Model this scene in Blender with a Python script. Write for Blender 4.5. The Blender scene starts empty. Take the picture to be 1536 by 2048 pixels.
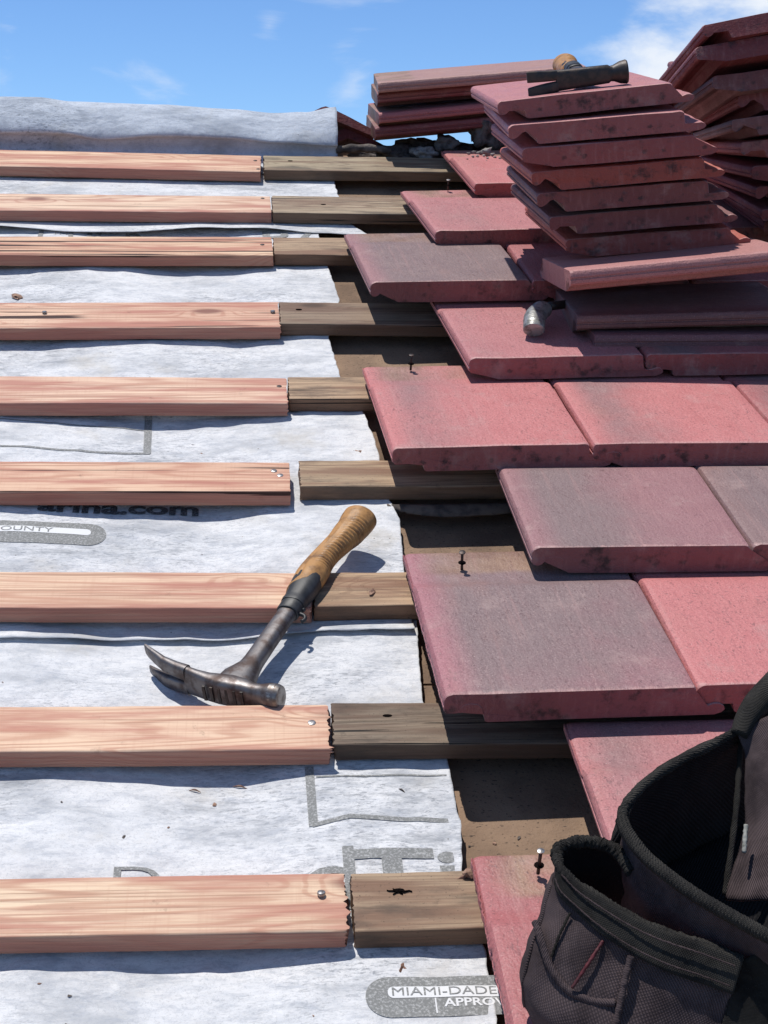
import bpy, bmesh, math, random
from mathutils import Matrix, Vector, noise
from math import radians, sin, cos, pi
random.seed(7)
scene = bpy.context.scene
COL = scene.collection
# All roof geometry is laid out in metres in the frame of the roof slope: u across, v up the slope, w off the deck.
PITCH = radians(22)
ROOF = Matrix.Rotation(PITCH, 4, 'X')

# ------------------------------------------------------------------ camera
cam = bpy.data.cameras.new('camera'); camo = bpy.data.objects.new('camera', cam); COL.objects.link(camo)
cam.sensor_fit = 'VERTICAL'; cam.sensor_height = 24.0; cam.lens = 24.0*3076/2048
cam.clip_start = 0.05; cam.clip_end = 5000
yaw, pit, rol = 0.10228782, 0.540620567, 0.048976032
fw = Vector((sin(yaw)*cos(pit), cos(yaw)*cos(pit), -sin(pit)))
rt = Vector((cos(yaw), -sin(yaw), 0)); up = rt.cross(fw)
r2 = rt*cos(rol)+up*sin(rol); u2 = -rt*sin(rol)+up*cos(rol)
M = Matrix((( r2.x, u2.x, -fw.x, 0), (r2.y, u2.y, -fw.y, -1.27388989), (r2.z, u2.z, -fw.z, 1.25069143), (0,0,0,1)))
camo.matrix_world = ROOF @ M
scene.camera = camo

# ------------------------------------------------------------------ sun and sky
S = (ROOF.to_3x3() @ Vector((-0.24, 0.55, 1.0))).normalized()
sun = bpy.data.lights.new('sun', 'SUN'); sun.energy = 4.1; sun.angle = radians(0.5); sun.color = (1.0, 0.955, 0.90)
suno = bpy.data.objects.new('sun', sun); COL.objects.link(suno)
suno.rotation_euler = S.to_track_quat('Z', 'Y').to_euler()
world = bpy.data.worlds.new('World'); scene.world = world; world.use_nodes = True
wt = world.node_tree; wt.nodes.clear()
def nd(nt, t, **k):
    n = nt.nodes.new(t)
    for a, b in k.items():
        if a.startswith('i_'):
            key = a[2:]; key = int(key) if key.isdigit() else key.replace('_', ' ')
            if hasattr(b, 'is_output') : nt.links.new(b, n.inputs[key])
            else: n.inputs[key].default_value = b
        else: setattr(n, a, b)
    return n
def L(nt, a, b): nt.links.new(a, b)
sky = nd(wt, 'ShaderNodeTexSky', sky_type='NISHITA', sun_disc=False, sun_elevation=math.asin(S.z), sun_rotation=math.atan2(S.x, S.y), altitude=1500.0, air_density=1.0, dust_density=0.15, ozone_density=3.0)
tc = nd(wt, 'ShaderNodeTexCoord')
mp = nd(wt, 'ShaderNodeMapping', i_Vector=tc.outputs['Generated'], i_Scale=(3.2, 3.2, 11.0), i_Location=(0.35, 0.2, 0.1))
n1 = nd(wt, 'ShaderNodeTexNoise', i_Vector=mp.outputs[0], i_Scale=1.6, i_Detail=9.0, i_Roughness=0.58, i_Distortion=0.4)
sx = nd(wt, 'ShaderNodeSeparateXYZ', i_0=tc.outputs['Generated'])
# one large cumulus to the right of the view plus thin wisps elsewhere
dv = nd(wt, 'ShaderNodeVectorMath', operation='DISTANCE', i_0=tc.outputs['Generated'], i_1=tuple((ROOF.to_3x3() @ (fw*3076+r2*860+u2*900)).normalized()))
cr = nd(wt, 'ShaderNodeMapRange', i_0=dv.outputs['Value'], i_1=0.02, i_2=0.145, i_3=0.36, i_4=0.0)
ad = nd(wt, 'ShaderNodeMath', operation='ADD', i_0=n1.outputs[0], i_1=cr.outputs[0])
for px_, py_, ra_, am_ in ((-60, 852, .040, .27), (-750, 1000, .03, .17), (-770, 880, .03, .13), (-230, 972, .018, .14), (-480, 935, .04, .09)):
    d1 = nd(wt, 'ShaderNodeVectorMath', operation='DISTANCE', i_0=tc.outputs['Generated'], i_1=tuple((ROOF.to_3x3() @ (fw*3076+r2*px_+u2*py_)).normalized()))
    c1 = nd(wt, 'ShaderNodeMapRange', i_0=d1.outputs['Value'], i_1=0.0, i_2=ra_, i_3=am_, i_4=0.0)
    ad = nd(wt, 'ShaderNodeMath', operation='ADD', i_0=ad.outputs[0], i_1=c1.outputs[0])
rp = nd(wt, 'ShaderNodeMapRange', i_0=ad.outputs[0], i_1=0.56, i_2=0.80, i_3=0.0, i_4=1.0); rp.interpolation_type = 'SMOOTHSTEP'
el = nd(wt, 'ShaderNodeMapRange', i_0=sx.outputs[2], i_1=0.0, i_2=0.75, i_3=2.3, i_4=1.9)
e2 = nd(wt, 'ShaderNodeMapRange', i_0=sx.outputs[2], i_1=0.25, i_2=0.7, i_3=0.0, i_4=1.0)
tw_ = nd(wt, 'ShaderNodeMix', data_type='RGBA', i_0=e2.outputs[0], i_6=(0.70, 0.90, 1.16, 1), i_7=(1.10, 1.04, 0.98, 1))
tv = nd(wt, 'ShaderNodeVectorMath', operation='SCALE', i_0=tw_.outputs[2]); L(wt, el.outputs[0], tv.inputs['Scale'])
tint = nd(wt, 'ShaderNodeMix', data_type='RGBA', blend_type='MULTIPLY', i_0=1.0, i_6=sky.outputs[0], i_7=tv.outputs[0])
mx = nd(wt, 'ShaderNodeMix', data_type='RGBA', i_0=rp.outputs[0], i_6=tint.outputs[2], i_7=(15.5, 16.5, 18.0, 1))
bg = nd(wt, 'ShaderNodeBackground', i_Color=mx.outputs[2], i_Strength=0.055)
wo = nd(wt, 'ShaderNodeOutputWorld'); L(wt, bg.outputs[0], wo.inputs[0])
vs = scene.view_settings; scene.display_settings.display_device = 'sRGB'
vs.view_transform = 'Standard'; vs.look = 'None'; vs.exposure = 0.0; vs.gamma = 1.0; vs.use_curve_mapping = False
scene.render.engine = 'CYCLES'

# ------------------------------------------------------------------ materials
def new_mat(name):
    m = bpy.data.materials.new(name); m.use_nodes = True; nt = m.node_tree; nt.nodes.clear()
    b = nd(nt, 'ShaderNodeBsdfPrincipled'); o = nd(nt, 'ShaderNodeOutputMaterial'); L(nt, b.outputs[0], o.inputs[0])
    return m, nt, b
def coords(nt, scale=(1,1,1), rnd=True, loc=(0,0,0)):
    t = nd(nt, 'ShaderNodeTexCoord'); v = t.outputs['Object']
    if rnd:
        oi = nd(nt, 'ShaderNodeObjectInfo'); a = nd(nt, 'ShaderNodeMath', operation='MULTIPLY', i_0=oi.outputs['Random'], i_1=37.0)
        c = nd(nt, 'ShaderNodeCombineXYZ', i_0=a.outputs[0], i_1=a.outputs[0], i_2=a.outputs[0])
        v = nd(nt, 'ShaderNodeVectorMath', operation='ADD', i_0=v, i_1=c.outputs[0]).outputs[0]
    return nd(nt, 'ShaderNodeMapping', i_Vector=v, i_Scale=scale, i_Location=loc).outputs[0]
def nz(nt, vec, s, d=4.0, r=0.55, dist=0.0): return nd(nt, 'ShaderNodeTexNoise', i_Vector=vec, i_Scale=s, i_Detail=d, i_Roughness=r, i_Distortion=dist).outputs[0]
def mr(nt, v, a, b, c=0.0, d=1.0, smooth=True):
    n = nd(nt, 'ShaderNodeMapRange', i_0=v, i_1=a, i_2=b, i_3=c, i_4=d)
    if smooth: n.interpolation_type = 'SMOOTHSTEP'
    return n.outputs[0]
def mix(nt, f, a, b, mode='MIX'): return nd(nt, 'ShaderNodeMix', data_type='RGBA', blend_type=mode, i_0=f, i_6=a, i_7=b).outputs[2]
def mth(nt, op, a, b=0.0): return nd(nt, 'ShaderNodeMath', operation=op, i_0=a, i_1=b).outputs[0]
def bump(nt, h, st, dist=0.001, nrm=None):
    n = nd(nt, 'ShaderNodeBump', i_Height=h, i_Strength=st, i_Distance=dist)
    if nrm is not None: L(nt, nrm, n.inputs['Normal'])
    return n.outputs[0]

def mat_tile(name, head):
    m, nt, b = new_mat(name)
    oi = nd(nt, 'ShaderNodeObjectInfo')
    c0 = coords(nt)
    t = nd(nt, 'ShaderNodeTexCoord'); sp = nd(nt, 'ShaderNodeSeparateXYZ', i_0=t.outputs['Object'])
    big = nz(nt, coords(nt, (1.0, 0.5, 1.0)), 2.6, 3.0, 0.5)
    med = nz(nt, c0, 22.0, 4.0)
    k = mth(nt, 'ADD', mth(nt, 'ADD', big, mth(nt, 'MULTIPLY', med, 0.12)), mth(nt, 'MULTIPLY', mth(nt, 'SUBTRACT', 0.16, sp.outputs[0]), 1.25))
    th = mth(nt, 'SUBTRACT', 0.88, mth(nt, 'MULTIPLY', oi.outputs['Alpha'], 0.62))
    fl = mth(nt, 'MULTIPLY', mr(nt, mth(nt, 'SUBTRACT', k, th), -0.12, 0.18), mr(nt, mth(nt, 'ADD', sp.outputs[0], mth(nt, 'MULTIPLY', big, 0.05)), 0.03, 0.085))
    col = mix(nt, fl, oi.outputs['Color'], (0.240, 0.168, 0.166, 1))
    # worn, paler and yellower blotches
    col = mix(nt, mr(nt, nz(nt, coords(nt, (1, .5, 1), loc=(3, 1, 0)), 7.0, 5.0), 0.55, 0.75, 0.0, 0.45), col, (0.42, 0.20, 0.16, 1))
    # dust on the head that used to be covered by the course above
    wob = mth(nt, 'MULTIPLY', mth(nt, 'SUBTRACT', nz(nt, c0, 9.0, 4.0), 0.5), 0.035)
    hd = mr(nt, mth(nt, 'ADD', sp.outputs[1], wob), 0.333, 0.350)
    dust = mix(nt, mr(nt, nz(nt, c0, 14.0, 6.0), 0.35, 0.65), (0.38, 0.245, 0.165, 1), (0.24, 0.14, 0.10, 1))
    if head: col = mix(nt, mth(nt, 'MULTIPLY', mth(nt, 'MULTIPLY', hd, mr(nt, nz(nt, c0, 7.0, 5.0), 0.35, 0.55, 0.15, 0.95)), mr(nt, mth(nt, 'ADD', sp.outputs[0], wob), 0.005, 0.06)), col, dust)
    # fine pitting and speckle
    sk = nz(nt, coords(nt, (1, 0.7, 1)), 260.0, 3.0, 0.6)
    col = mix(nt, mr(nt, sk, 0.58, 0.70, 0.0, 0.45), col, (0.11, 0.05, 0.05, 1))
    dash = nz(nt, coords(nt, (1, 0.4, 1), loc=(2, 2, 2)), 190.0, 2.0, 0.5, 1.5)
    col = mix(nt, mth(nt, 'MULTIPLY', mr(nt, dash, 0.60, 0.68, 0.0, 0.5), mr(nt, nz(nt, coords(nt, loc=(6, 1, 2)), 6.0, 4.0), 0.4, 0.6, 0.15, 1.0)), col, (0.10, 0.05, 0.055, 1))
    hv = nd(nt, 'ShaderNodeTexVoronoi', i_Vector=coords(nt, loc=(4, 4, 4)), i_Scale=11.0).outputs[0]
    col = mix(nt, mr(nt, hv, 0.016, 0.024, 0.9, 0.0), col, (0.03, 0.015, 0.015, 1))
    vz = nd(nt, 'ShaderNodeTexVoronoi', i_Vector=c0, i_Scale=70.0).outputs[0]
    col = mix(nt, mr(nt, vz, 0.03, 0.06, 0.75, 0.0), col, (0.62, 0.50, 0.46, 1))
    gt = nz(nt, c0, 420.0, 2.0, 0.6); col = mix(nt, mr(nt, gt, 0.35, 0.60, 0.22, 0.0), col, (0.07, 0.035, 0.035, 1)); col = mix(nt, mr(nt, gt, 0.60, 0.74, 0.0, 0.35), col, (0.62, 0.44, 0.40, 1))
    # end faces: rawer red with black algae, darkened to paint in their shade
    g = nd(nt, 'ShaderNodeSeparateXYZ', i_0=t.outputs['Normal'])
    ef = mr(nt, mth(nt, 'MULTIPLY', g.outputs[1], -1.0), 0.55, 0.85)
    raw_shade = mix(nt, mr(nt, nz(nt, c0, 30.0, 5.0, 0.65), 0.52, 0.72), mix(nt, 0.68, oi.outputs['Color'], (0.20, 0.036, 0.034, 1)), (0.035, 0.014, 0.017, 1))
    cx = mth(nt, 'SUBTRACT', mth(nt, 'FRACT', mth(nt, 'DIVIDE', mth(nt, 'ADD', sp.outputs[0], mth(nt, 'MULTIPLY', oi.outputs['Random'], .02)), 0.037)), 0.5)
    cz = mth(nt, 'DIVIDE', mth(nt, 'SUBTRACT', sp.outputs[2], 0.016), 0.030)
    rad = mth(nt, 'SQRT', mth(nt, 'ADD', mth(nt, 'MULTIPLY', cx, cx), mth(nt, 'MULTIPLY', cz, cz)))
    rad = mth(nt, 'ADD', rad, mth(nt, 'MULTIPLY', nz(nt, c0, 160.0, 5.0, 0.7), 0.55))
    raw_shade = mix(nt, mth(nt, 'MULTIPLY', mr(nt, rad, 0.36, 0.46, 1.0, 0.0), mr(nt, med, 0.47, 0.60, 0.0, 0.75)), raw_shade, (0.025, 0.014, 0.016, 1))
    col = mix(nt, mth(nt, 'MULTIPLY', ef, 0.93), col, raw_shade)
    # worn arris with a rim highlight painted in along the front and sides, scuffs and pale cement dust
    ed = mth(nt, 'ADD', sp.outputs[1], mth(nt, 'MULTIPLY', mth(nt, 'SUBTRACT', nz(nt, c0, 55.0, 5.0, 0.7), 0.5), 0.022))
    col = mix(nt, mth(nt, 'MULTIPLY', mr(nt, ed, 0.0, 0.006, 0.55, 0.0), mr(nt, g.outputs[2], 0.3, 0.8)), col, (0.58, 0.33, 0.30, 1))
    du = nz(nt, coords(nt, loc=(8, 3, 5)), 13.0, 8.0, 0.72)
    col = mix(nt, mr(nt, du, 0.53, 0.74, 0.0, 0.40), col, (0.46, 0.33, 0.30, 1))
    sc_ = nz(nt, coords(nt, (1.0, 6.0, 1.0), loc=(1, 9, 5)), 26.0, 3.0, 0.6, 2.5)
    col = mix(nt, mth(nt, 'MULTIPLY', mr(nt, sc_, 0.66, 0.70, 0.0, 0.5), mr(nt, med, 0.45, 0.6)), col, (0.12, 0.07, 0.08, 1))
    stk = nz(nt, coords(nt, (60, 2.0, 10)), 2.0, 4.0)
    col = mix(nt, mr(nt, stk, 0.5, 0.8, 0.0, 0.25), col, (0.50, 0.27, 0.25, 1))
    L(nt, col, b.inputs['Base Color'])
    L(nt, mr(nt, med, 0.3, 0.7, 0.48, 0.66), b.inputs['Roughness'])
    b.inputs['Specular IOR Level'].default_value = 0.5
    h = mth(nt, 'ADD', sk, mth(nt, 'MULTIPLY', nz(nt, coords(nt, (1, .35, 1)), 120.0, 3.0), 1.3))
    h = mth(nt, 'ADD', h, mth(nt, 'MULTIPLY', ef, nz(nt, c0, 90.0, 5.0, 0.7)))
    h = mth(nt, 'ADD', h, mth(nt, 'MULTIPLY', nz(nt, c0, 18.0, 5.0, 0.6), 1.5))
    L(nt, bump(nt, h, 0.7, 0.0014), b.inputs['Normal'])
    return m

def mat_wood(name, light, dark, red, crackcol, old=False):
    m, nt, b = new_mat(name)
    oi = nd(nt, 'ShaderNodeObjectInfo')
    v = coords(nt)
    # knots push the grain around
    vk = nd(nt, 'ShaderNodeTexVoronoi', i_Vector=coords(nt, (3.1, 8.0, 3.0)), i_Scale=1.0)
    kd = vk.outputs['Distance']
    kn = mr(nt, kd, 0.02, 0.30, 1.0, 0.0)
    warp = mth(nt, 'MULTIPLY', kn, 0.55)
    base = nz(nt, coords(nt, (0.42, 8.0, 8.0)), 1.6, 2.0, 0.35)
    gr = mth(nt, 'SINE', mth(nt, 'MULTIPLY', mth(nt, 'ADD', base, mth(nt, 'MULTIPLY', warp, 0.25)), 150.0))
    gr = mth(nt, 'ADD', mr(nt, gr, 0.25, 1.0), mr(nt, gr, -1.0, 1.0, 0.0, 0.25))
    fine = nz(nt, coords(nt, (2.2, 190.0, 190.0), loc=(1, 2, 8)), 1.0, 3.0, 0.6)
    fib = nz(nt, coords(nt, (6.0, 420.0, 420.0)), 1.0, 5.0, 0.7)
    col = mix(nt, mth(nt, 'MULTIPLY', gr, 0.62), light, dark)
    col = mix(nt, mr(nt, fib, 0.42, 0.68, 0.0, 0.6), col, dark)
    col = mix(nt, mr(nt, fine, 0.52, 0.66, 0.0, 0.75), col, mix(nt, 0.35, dark, crackcol))
    col = mix(nt, mr(nt, fine, 0.48, 0.34, 0.0, 0.5), col, light)
    bl = nz(nt, coords(nt, (2.0, 22.0, 22.0), loc=(5, 2, 1)), 1.3, 5.0, 0.6)
    col = mix(nt, mr(nt, bl, 0.46, 0.64, 0.0, 0.85), col, red)
    lg = nz(nt, coords(nt, (1.6, 4.0, 4.0), loc=(9, 2, 6)), 1.5, 4.0, 0.6)
    col = mix(nt, mr(nt, lg, 0.42, 0.66, 0.0, 0.35), col, mix(nt, 0.5, red, dark))
    saw = nz(nt, coords(nt, (260.0, 6.0, 6.0), loc=(3, 3, 3)), 1.0, 2.0, 0.5)
    col = mix(nt, mth(nt, 'MULTIPLY', mr(nt, saw, 0.50, 0.70, 0.0, 0.18), mr(nt, lg, 0.44, 0.54)), col, dark)
    dt = nz(nt, coords(nt, loc=(2, 5, 7)), 30.0, 7.0, 0.75)
    col = mix(nt, mr(nt, dt, 0.60, 0.74, 0.0, 0.5), col, mix(nt, 0.7, dark, crackcol))
    col = mix(nt, mr(nt, kd, 0.05, 0.13, 0.85, 0.0), col, mix(nt, 0.6, red, crackcol))
    # side faces: pinker wood, with the shade they lie in mixed into the colour
    t = nd(nt, 'ShaderNodeTexCoord'); g = nd(nt, 'ShaderNodeSeparateXYZ', i_0=t.outputs['Normal'])
    sf = mr(nt, mth(nt, 'ABSOLUTE', g.outputs[2], 0.0), 0.3, 0.7, 0.75 if not old else 0.8, 0.0)
    col = mix(nt, sf, col, mix(nt, mr(nt, fib, 0.35, 0.65), mix(nt, 0.35, red, crackcol), red))
    ck = nz(nt, coords(nt, (1.3, 120.0, 120.0), loc=(0, 7, 0)), 1.0, 2.0, 0.5)
    th = mth(nt, 'SUBTRACT', 0.80, mth(nt, 'MULTIPLY', oi.outputs['Alpha'], 0.20))
    cm = mr(nt, mth(nt, 'SUBTRACT', ck, th), 0.0, 0.012)
    cm = mth(nt, 'MULTIPLY', cm, mr(nt, nz(nt, coords(nt, (1.2, 5, 5)), 2.0, 2.0), 0.36, 0.46))
    col = mix(nt, cm, col, crackcol)
    if old:
        st = nz(nt, coords(nt, (3.0, 12.0, 12.0)), 2.0, 6.0, 0.65)
        col = mix(nt, mr(nt, st, 0.5, 0.72, 0.0, 0.75), col, (0.055, 0.045, 0.04, 1))
        sp = nz(nt, v, 400.0, 2.0); col = mix(nt, mr(nt, sp, 0.66, 0.72, 0.0, 0.7), col, (0.04, 0.03, 0.025, 1))
    col = mix(nt, 1.0, col, oi.outputs['Color'], 'MULTIPLY')
    L(nt, col, b.inputs['Base Color']); b.inputs['Roughness'].default_value = 0.62
    b.inputs['Specular IOR Level'].default_value = 0.3
    h = mth(nt, 'ADD', mth(nt, 'ADD', fib, mth(nt, 'MULTIPLY', fine, 1.6)), mth(nt, 'MULTIPLY', cm, -4.0))
    L(nt, bump(nt, mth(nt, 'ADD', h, mth(nt, 'MULTIPLY', gr, 0.3)), 0.6, 0.0011), b.inputs['Normal'])
    return m

def mat_membrane():
    m, nt, b = new_mat('woven_membrane')
    v = coords(nt, rnd=False)
    col = (0.74, 0.745, 0.75, 1)
    d = nz(nt, coords(nt, (0.8, 2.0, 1), False), 8.0, 8.0, 0.68, 0.2)
    col = mix(nt, mr(nt, d, 0.42, 0.70, 0.0, 0.85), col, (0.42, 0.435, 0.455, 1))
    f = nz(nt, coords(nt, (0.7, 1.6, 1), False, (2, 1, 0)), 45.0, 8.0, 0.78, 0.3)
    col = mix(nt, mr(nt, f, 0.46, 0.66, 0.0, 0.50), col, (0.36, 0.39, 0.44, 1))
    # soft scuffed smudges, elongated along the courses
    s1 = nz(nt, coords(nt, (1.0, 3.2, 1), False, (3, 8, 0)), 9.0, 9.0, 0.74)
    s2 = nz(nt, coords(nt, (1.0, 1.3, 1), False, (5, 2, 0)), 3.2, 4.0, 0.5)
    col = mix(nt, mth(nt, 'MULTIPLY', mr(nt, s1, 0.50, 0.64, 0.0, 0.75), mr(nt, s2, 0.46, 0.60, 0.1, 1.0)), col, (0.33, 0.345, 0.365, 1))
    hr = nz(nt, coords(nt, (1.0, 3.5, 1), False, (6, 3, 0)), 85.0, 6.0, 0.72, 0.6)
    col = mix(nt, mth(nt, 'MULTIPLY', mr(nt, hr, 0.50, 0.64, 0.0, 0.8), mr(nt, s2, 0.42, 0.62, 0.12, 1.0)), col, (0.22, 0.235, 0.26, 1))
    fb2 = nz(nt, coords(nt, (1.0, 1.0, 1), False, (2, 6, 0)), 260.0, 4.0, 0.7, 1.2)
    col = mix(nt, mr(nt, fb2, 0.50, 0.66, 0.0, 0.42), col, (0.38, 0.395, 0.41, 1))
    st = nz(nt, coords(nt, (1, 1, 1), False, (7, 4, 0)), 6.0, 5.0, 0.6)
    col = mix(nt, mr(nt, st, 0.54, 0.74, 0.0, 0.60), col, (0.48, 0.44, 0.37, 1))
    sp = nd(nt, 'ShaderNodeTexVoronoi', i_Vector=v, i_Scale=34.0).outputs[0]
    col = mix(nt, mth(nt, 'MULTIPLY', mr(nt, sp, 0.03, 0.05, 0.9, 0.0), mr(nt, st, 0.5, 0.56)), col, (0.12, 0.10, 0.08, 1))
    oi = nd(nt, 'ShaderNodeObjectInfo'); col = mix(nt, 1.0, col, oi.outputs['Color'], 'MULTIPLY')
    L(nt, col, b.inputs['Base Color']); b.inputs['Roughness'].default_value = 0.78
    b.inputs['Specular IOR Level'].default_value = 0.25
    wr = nz(nt, coords(nt, (1, 1.4, 1), False, (1, 1, 0)), 9.0, 4.0, 0.5, 0.3)
    fb = nz(nt, coords(nt, (1, 1, 1), False), 420.0, 3.0, 0.6, 2.0)
    n1 = bump(nt, wr, 0.95, 0.014)
    L(nt, bump(nt, fb, 0.45, 0.0012, n1), b.inputs['Normal'])
    return m

def mat_print(name, c):
    m, nt, b = new_mat(name)
    v = coords(nt, rnd=False)
    w = nz(nt, v, 330.0, 4.0, 0.7)
    col = mix(nt, mr(nt, w, 0.46, 0.68, 0.0, 0.75), c, tuple(min(.75, x*1.2+.26) for x in c[:3])+(1,))
    L(nt, col, b.inputs['Base Color']); b.inputs['Roughness'].default_value = 0.75
    L(nt, bump(nt, w, 0.4, 0.001), b.inputs['Normal'])
    return m

def mat_deck():
    m, nt, b = new_mat('weathered_board')
    v = coords(nt, rnd=False)
    col = mix(nt, mr(nt, nz(nt, v, 5.0, 6.0, 0.6), 0.35, 0.68), (0.29, 0.19, 0.12, 1), (0.14, 0.088, 0.056, 1))
    col = mix(nt, mr(nt, nz(nt, v, 16.0, 5.0, 0.6), 0.55, 0.72, 0, .55), col, (0.33, 0.22, 0.14, 1))
    col = mix(nt, mr(nt, nz(nt, coords(nt, (1, 1.8, 1), False), 150.0, 3.0, 0.6), 0.60, 0.68, 0, .85), col, (0.035, 0.022, 0.015, 1))
    sp = nd(nt, 'ShaderNodeTexVoronoi', i_Vector=v, i_Scale=60.0).outputs[0]
    col = mix(nt, mr(nt, sp, 0.02, 0.05, 0.9, 0.0), col, (0.55, 0.45, 0.35, 1))
    L(nt, col, b.inputs['Base Color']); b.inputs['Roughness'].default_value = 0.8
    h = mth(nt, 'ADD', nz(nt, v, 120.0, 5.0, 0.7), nz(nt, v, 14.0, 4.0))
    L(nt, bump(nt, h, 0.7, 0.003), b.inputs['Normal'])
    return m

def mat_simple(name, c1, c2, scale=30.0, rough=0.6, metal=0.0, bs=0.3, bd=0.001, bsc=200.0, spec=0.5, lo=0.4, hi=0.65, rough2=None):
    m, nt, b = new_mat(name)
    v = coords(nt)
    n = nz(nt, v, scale, 6.0, 0.62)
    L(nt, mix(nt, mr(nt, n, lo, hi), c1+(1,), c2+(1,)), b.inputs['Base Color'])
    L(nt, mr(nt, n, 0.35, 0.7, rough, rough if rough2 is None else rough2), b.inputs['Roughness'])
    b.inputs['Metallic'].default_value = metal; b.inputs['Specular IOR Level'].default_value = spec
    L(nt, bump(nt, nz(nt, v, bsc, 4.0, 0.65), bs, bd), b.inputs['Normal'])
    return m

def mat_cloth(name, c1, c2, tw=85.0, bs=0.6):
    m, nt, b = new_mat(name)
    t = nd(nt, 'ShaderNodeTexCoord')
    uv = nd(nt, 'ShaderNodeMapping', i_Vector=t.outputs['UV'], i_Rotation=(0, 0, 0.62)).outputs[0]
    wv = nd(nt, 'ShaderNodeTexWave', i_Vector=uv, i_Scale=tw, i_Distortion=0.6, i_Detail=2.0, wave_type='BANDS', bands_direction='X').outputs['Fac']
    wv2 = nd(nt, 'ShaderNodeTexWave', i_Vector=uv, i_Scale=tw*1.4, i_Distortion=1.0, wave_type='BANDS', bands_direction='Y').outputs['Fac']
    v = coords(nt); n = nz(nt, v, 30.0, 7.0, 0.65)
    w = mth(nt, 'MULTIPLY', wv, mr(nt, wv2, 0, 1, .6, 1))
    col = mix(nt, mr(nt, n, 0.35, 0.68), c1+(1,), c2+(1,))
    col = mix(nt, mr(nt, w, 0.1, 0.5, 0.5, 0.0), col, (0.012, 0.010, 0.011, 1))
    fz = nz(nt, v, 900.0, 2.0); col = mix(nt, mr(nt, fz, 0.64, 0.74, 0.0, 0.35), col, (0.17, 0.15, 0.14, 1))
    L(nt, col, b.inputs['Base Color']); b.inputs['Roughness'].default_value = 0.92
    b.inputs['Specular IOR Level'].default_value = 0.15
    L(nt, bump(nt, mth(nt, 'ADD', w, mth(nt, 'MULTIPLY', n, 1.5)), bs, 0.0012), b.inputs['Normal'])
    return m

MT = mat_tile('faded_concrete', True); MT2 = mat_tile('concrete_tile_clean', False)
MNEW = mat_wood('new_softwood', (0.82, 0.62, 0.45, 1), (0.53, 0.29, 0.20, 1), (0.46, 0.19, 0.145, 1), (0.05, 0.02, 0.015, 1))
MOLD = mat_wood('old_softwood', (0.37, 0.295, 0.225, 1), (0.22, 0.165, 0.125, 1), (0.16, 0.095, 0.07, 1), (0.012, 0.01, 0.008, 1), True)
MMEM = mat_membrane()
MPR = mat_print('grey_ink', (0.20, 0.205, 0.20, 1)); MPK = mat_print('black_ink', (0.045, 0.045, 0.05, 1)); MPW = mat_print('bare_membrane', (0.74, 0.75, 0.75, 1))
MDECK = mat_deck()
MSTEEL = mat_simple('worn_steel', (0.17, 0.16, 0.16), (0.085, 0.062, 0.055), 45.0, 0.44, 0.75, 0.35, 0.0008, 160.0, rough2=0.6)
MBRIGHT = mat_simple('polished_steel', (0.30, 0.29, 0.28), (0.14, 0.12, 0.11), 70.0, 0.40, 0.9, 0.25, 0.0006, 200.0, rough2=0.5)
MDARKST = mat_simple('dark_steel', (0.045, 0.042, 0.042), (0.09, 0.07, 0.06), 60.0, 0.45, 0.6, 0.4, 0.0008, 180.0, rough2=0.65)
MNAIL = mat_simple('zinc_nail', (0.50, 0.50, 0.50), (0.25, 0.22, 0.20), 300.0, 0.35, 0.8, 0.2, 0.0004, 500.0)
MRUST = mat_simple('dark_nail', (0.03, 0.027, 0.027), (0.08, 0.05, 0.04), 300.0, 0.5, 0.4, 0.3, 0.0004, 500.0)
MGRIP = mat_simple('tan_grip', (0.46, 0.235, 0.08), (0.17, 0.085, 0.035), 55.0, 0.5, 0.0, 0.5, 0.0008, 260.0, spec=0.4, lo=0.42, hi=0.75)
MRUB = mat_simple('black_rubber', (0.018, 0.019, 0.021), (0.045, 0.046, 0.048), 40.0, 0.5, 0.0, 0.3, 0.0005, 300.0)
MTAPE = mat_simple('silver_tape', (0.38, 0.38, 0.36), (0.12, 0.12, 0.11), 60.0, 0.38, 0.5, 0.6, 0.0015, 90.0, rough2=0.5)
MMORT = mat_simple('mortar', (0.17, 0.15, 0.14), (0.06, 0.05, 0.048), 40.0, 0.95, 0.0, 1.0, 0.006, 60.0, spec=0.2)
MMORTL = mat_simple('pale_mortar', (0.34, 0.32, 0.30), (0.17, 0.15, 0.14), 60.0, 0.95, 0.0, 1.0, 0.004, 120.0, spec=0.2)
MCHIP = mat_simple('wood_chip', (0.36, 0.22, 0.15), (0.14, 0.07, 0.05), 90.0, 0.8, 0.0, 0.8, 0.001, 300.0)
MBARK = mat_simple('grey_driftwood', (0.17, 0.145, 0.125), (0.06, 0.05, 0.045), 30.0, 0.9, 0.0, 1.0, 0.004, 60.0)
MFELT = mat_simple('torn_felt', (0.16, 0.12, 0.09), (0.05, 0.04, 0.035), 30.0, 0.85, 0.0, 0.7, 0.002, 90.0)
MGRND = mat_simple('dry_ground', (0.16, 0.14, 0.09), (0.10, 0.11, 0.05), 0.3, 0.95, 0.0, 0.5, 0.05, 3.0)
MWALL = mat_simple('stucco', (0.55, 0.50, 0.42), (0.48, 0.43, 0.36), 2.0, 0.9, 0.0, 0.6, 0.005, 80.0)
MCLOTH = mat_cloth('brown_canvas', (0.105, 0.078, 0.080), (0.052, 0.038, 0.040))
MBIND = mat_cloth('black_binding', (0.052, 0.049, 0.043), (0.022, 0.021, 0.020), 130.0, 0.9)
MBLACK = mat_cloth('black_lining', (0.010, 0.010, 0.011), (0.006, 0.006, 0.007))
MRED = mat_simple('red_piping', (0.12, 0.012, 0.018), (0.06, 0.01, 0.012), 60.0, 0.6)
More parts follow.
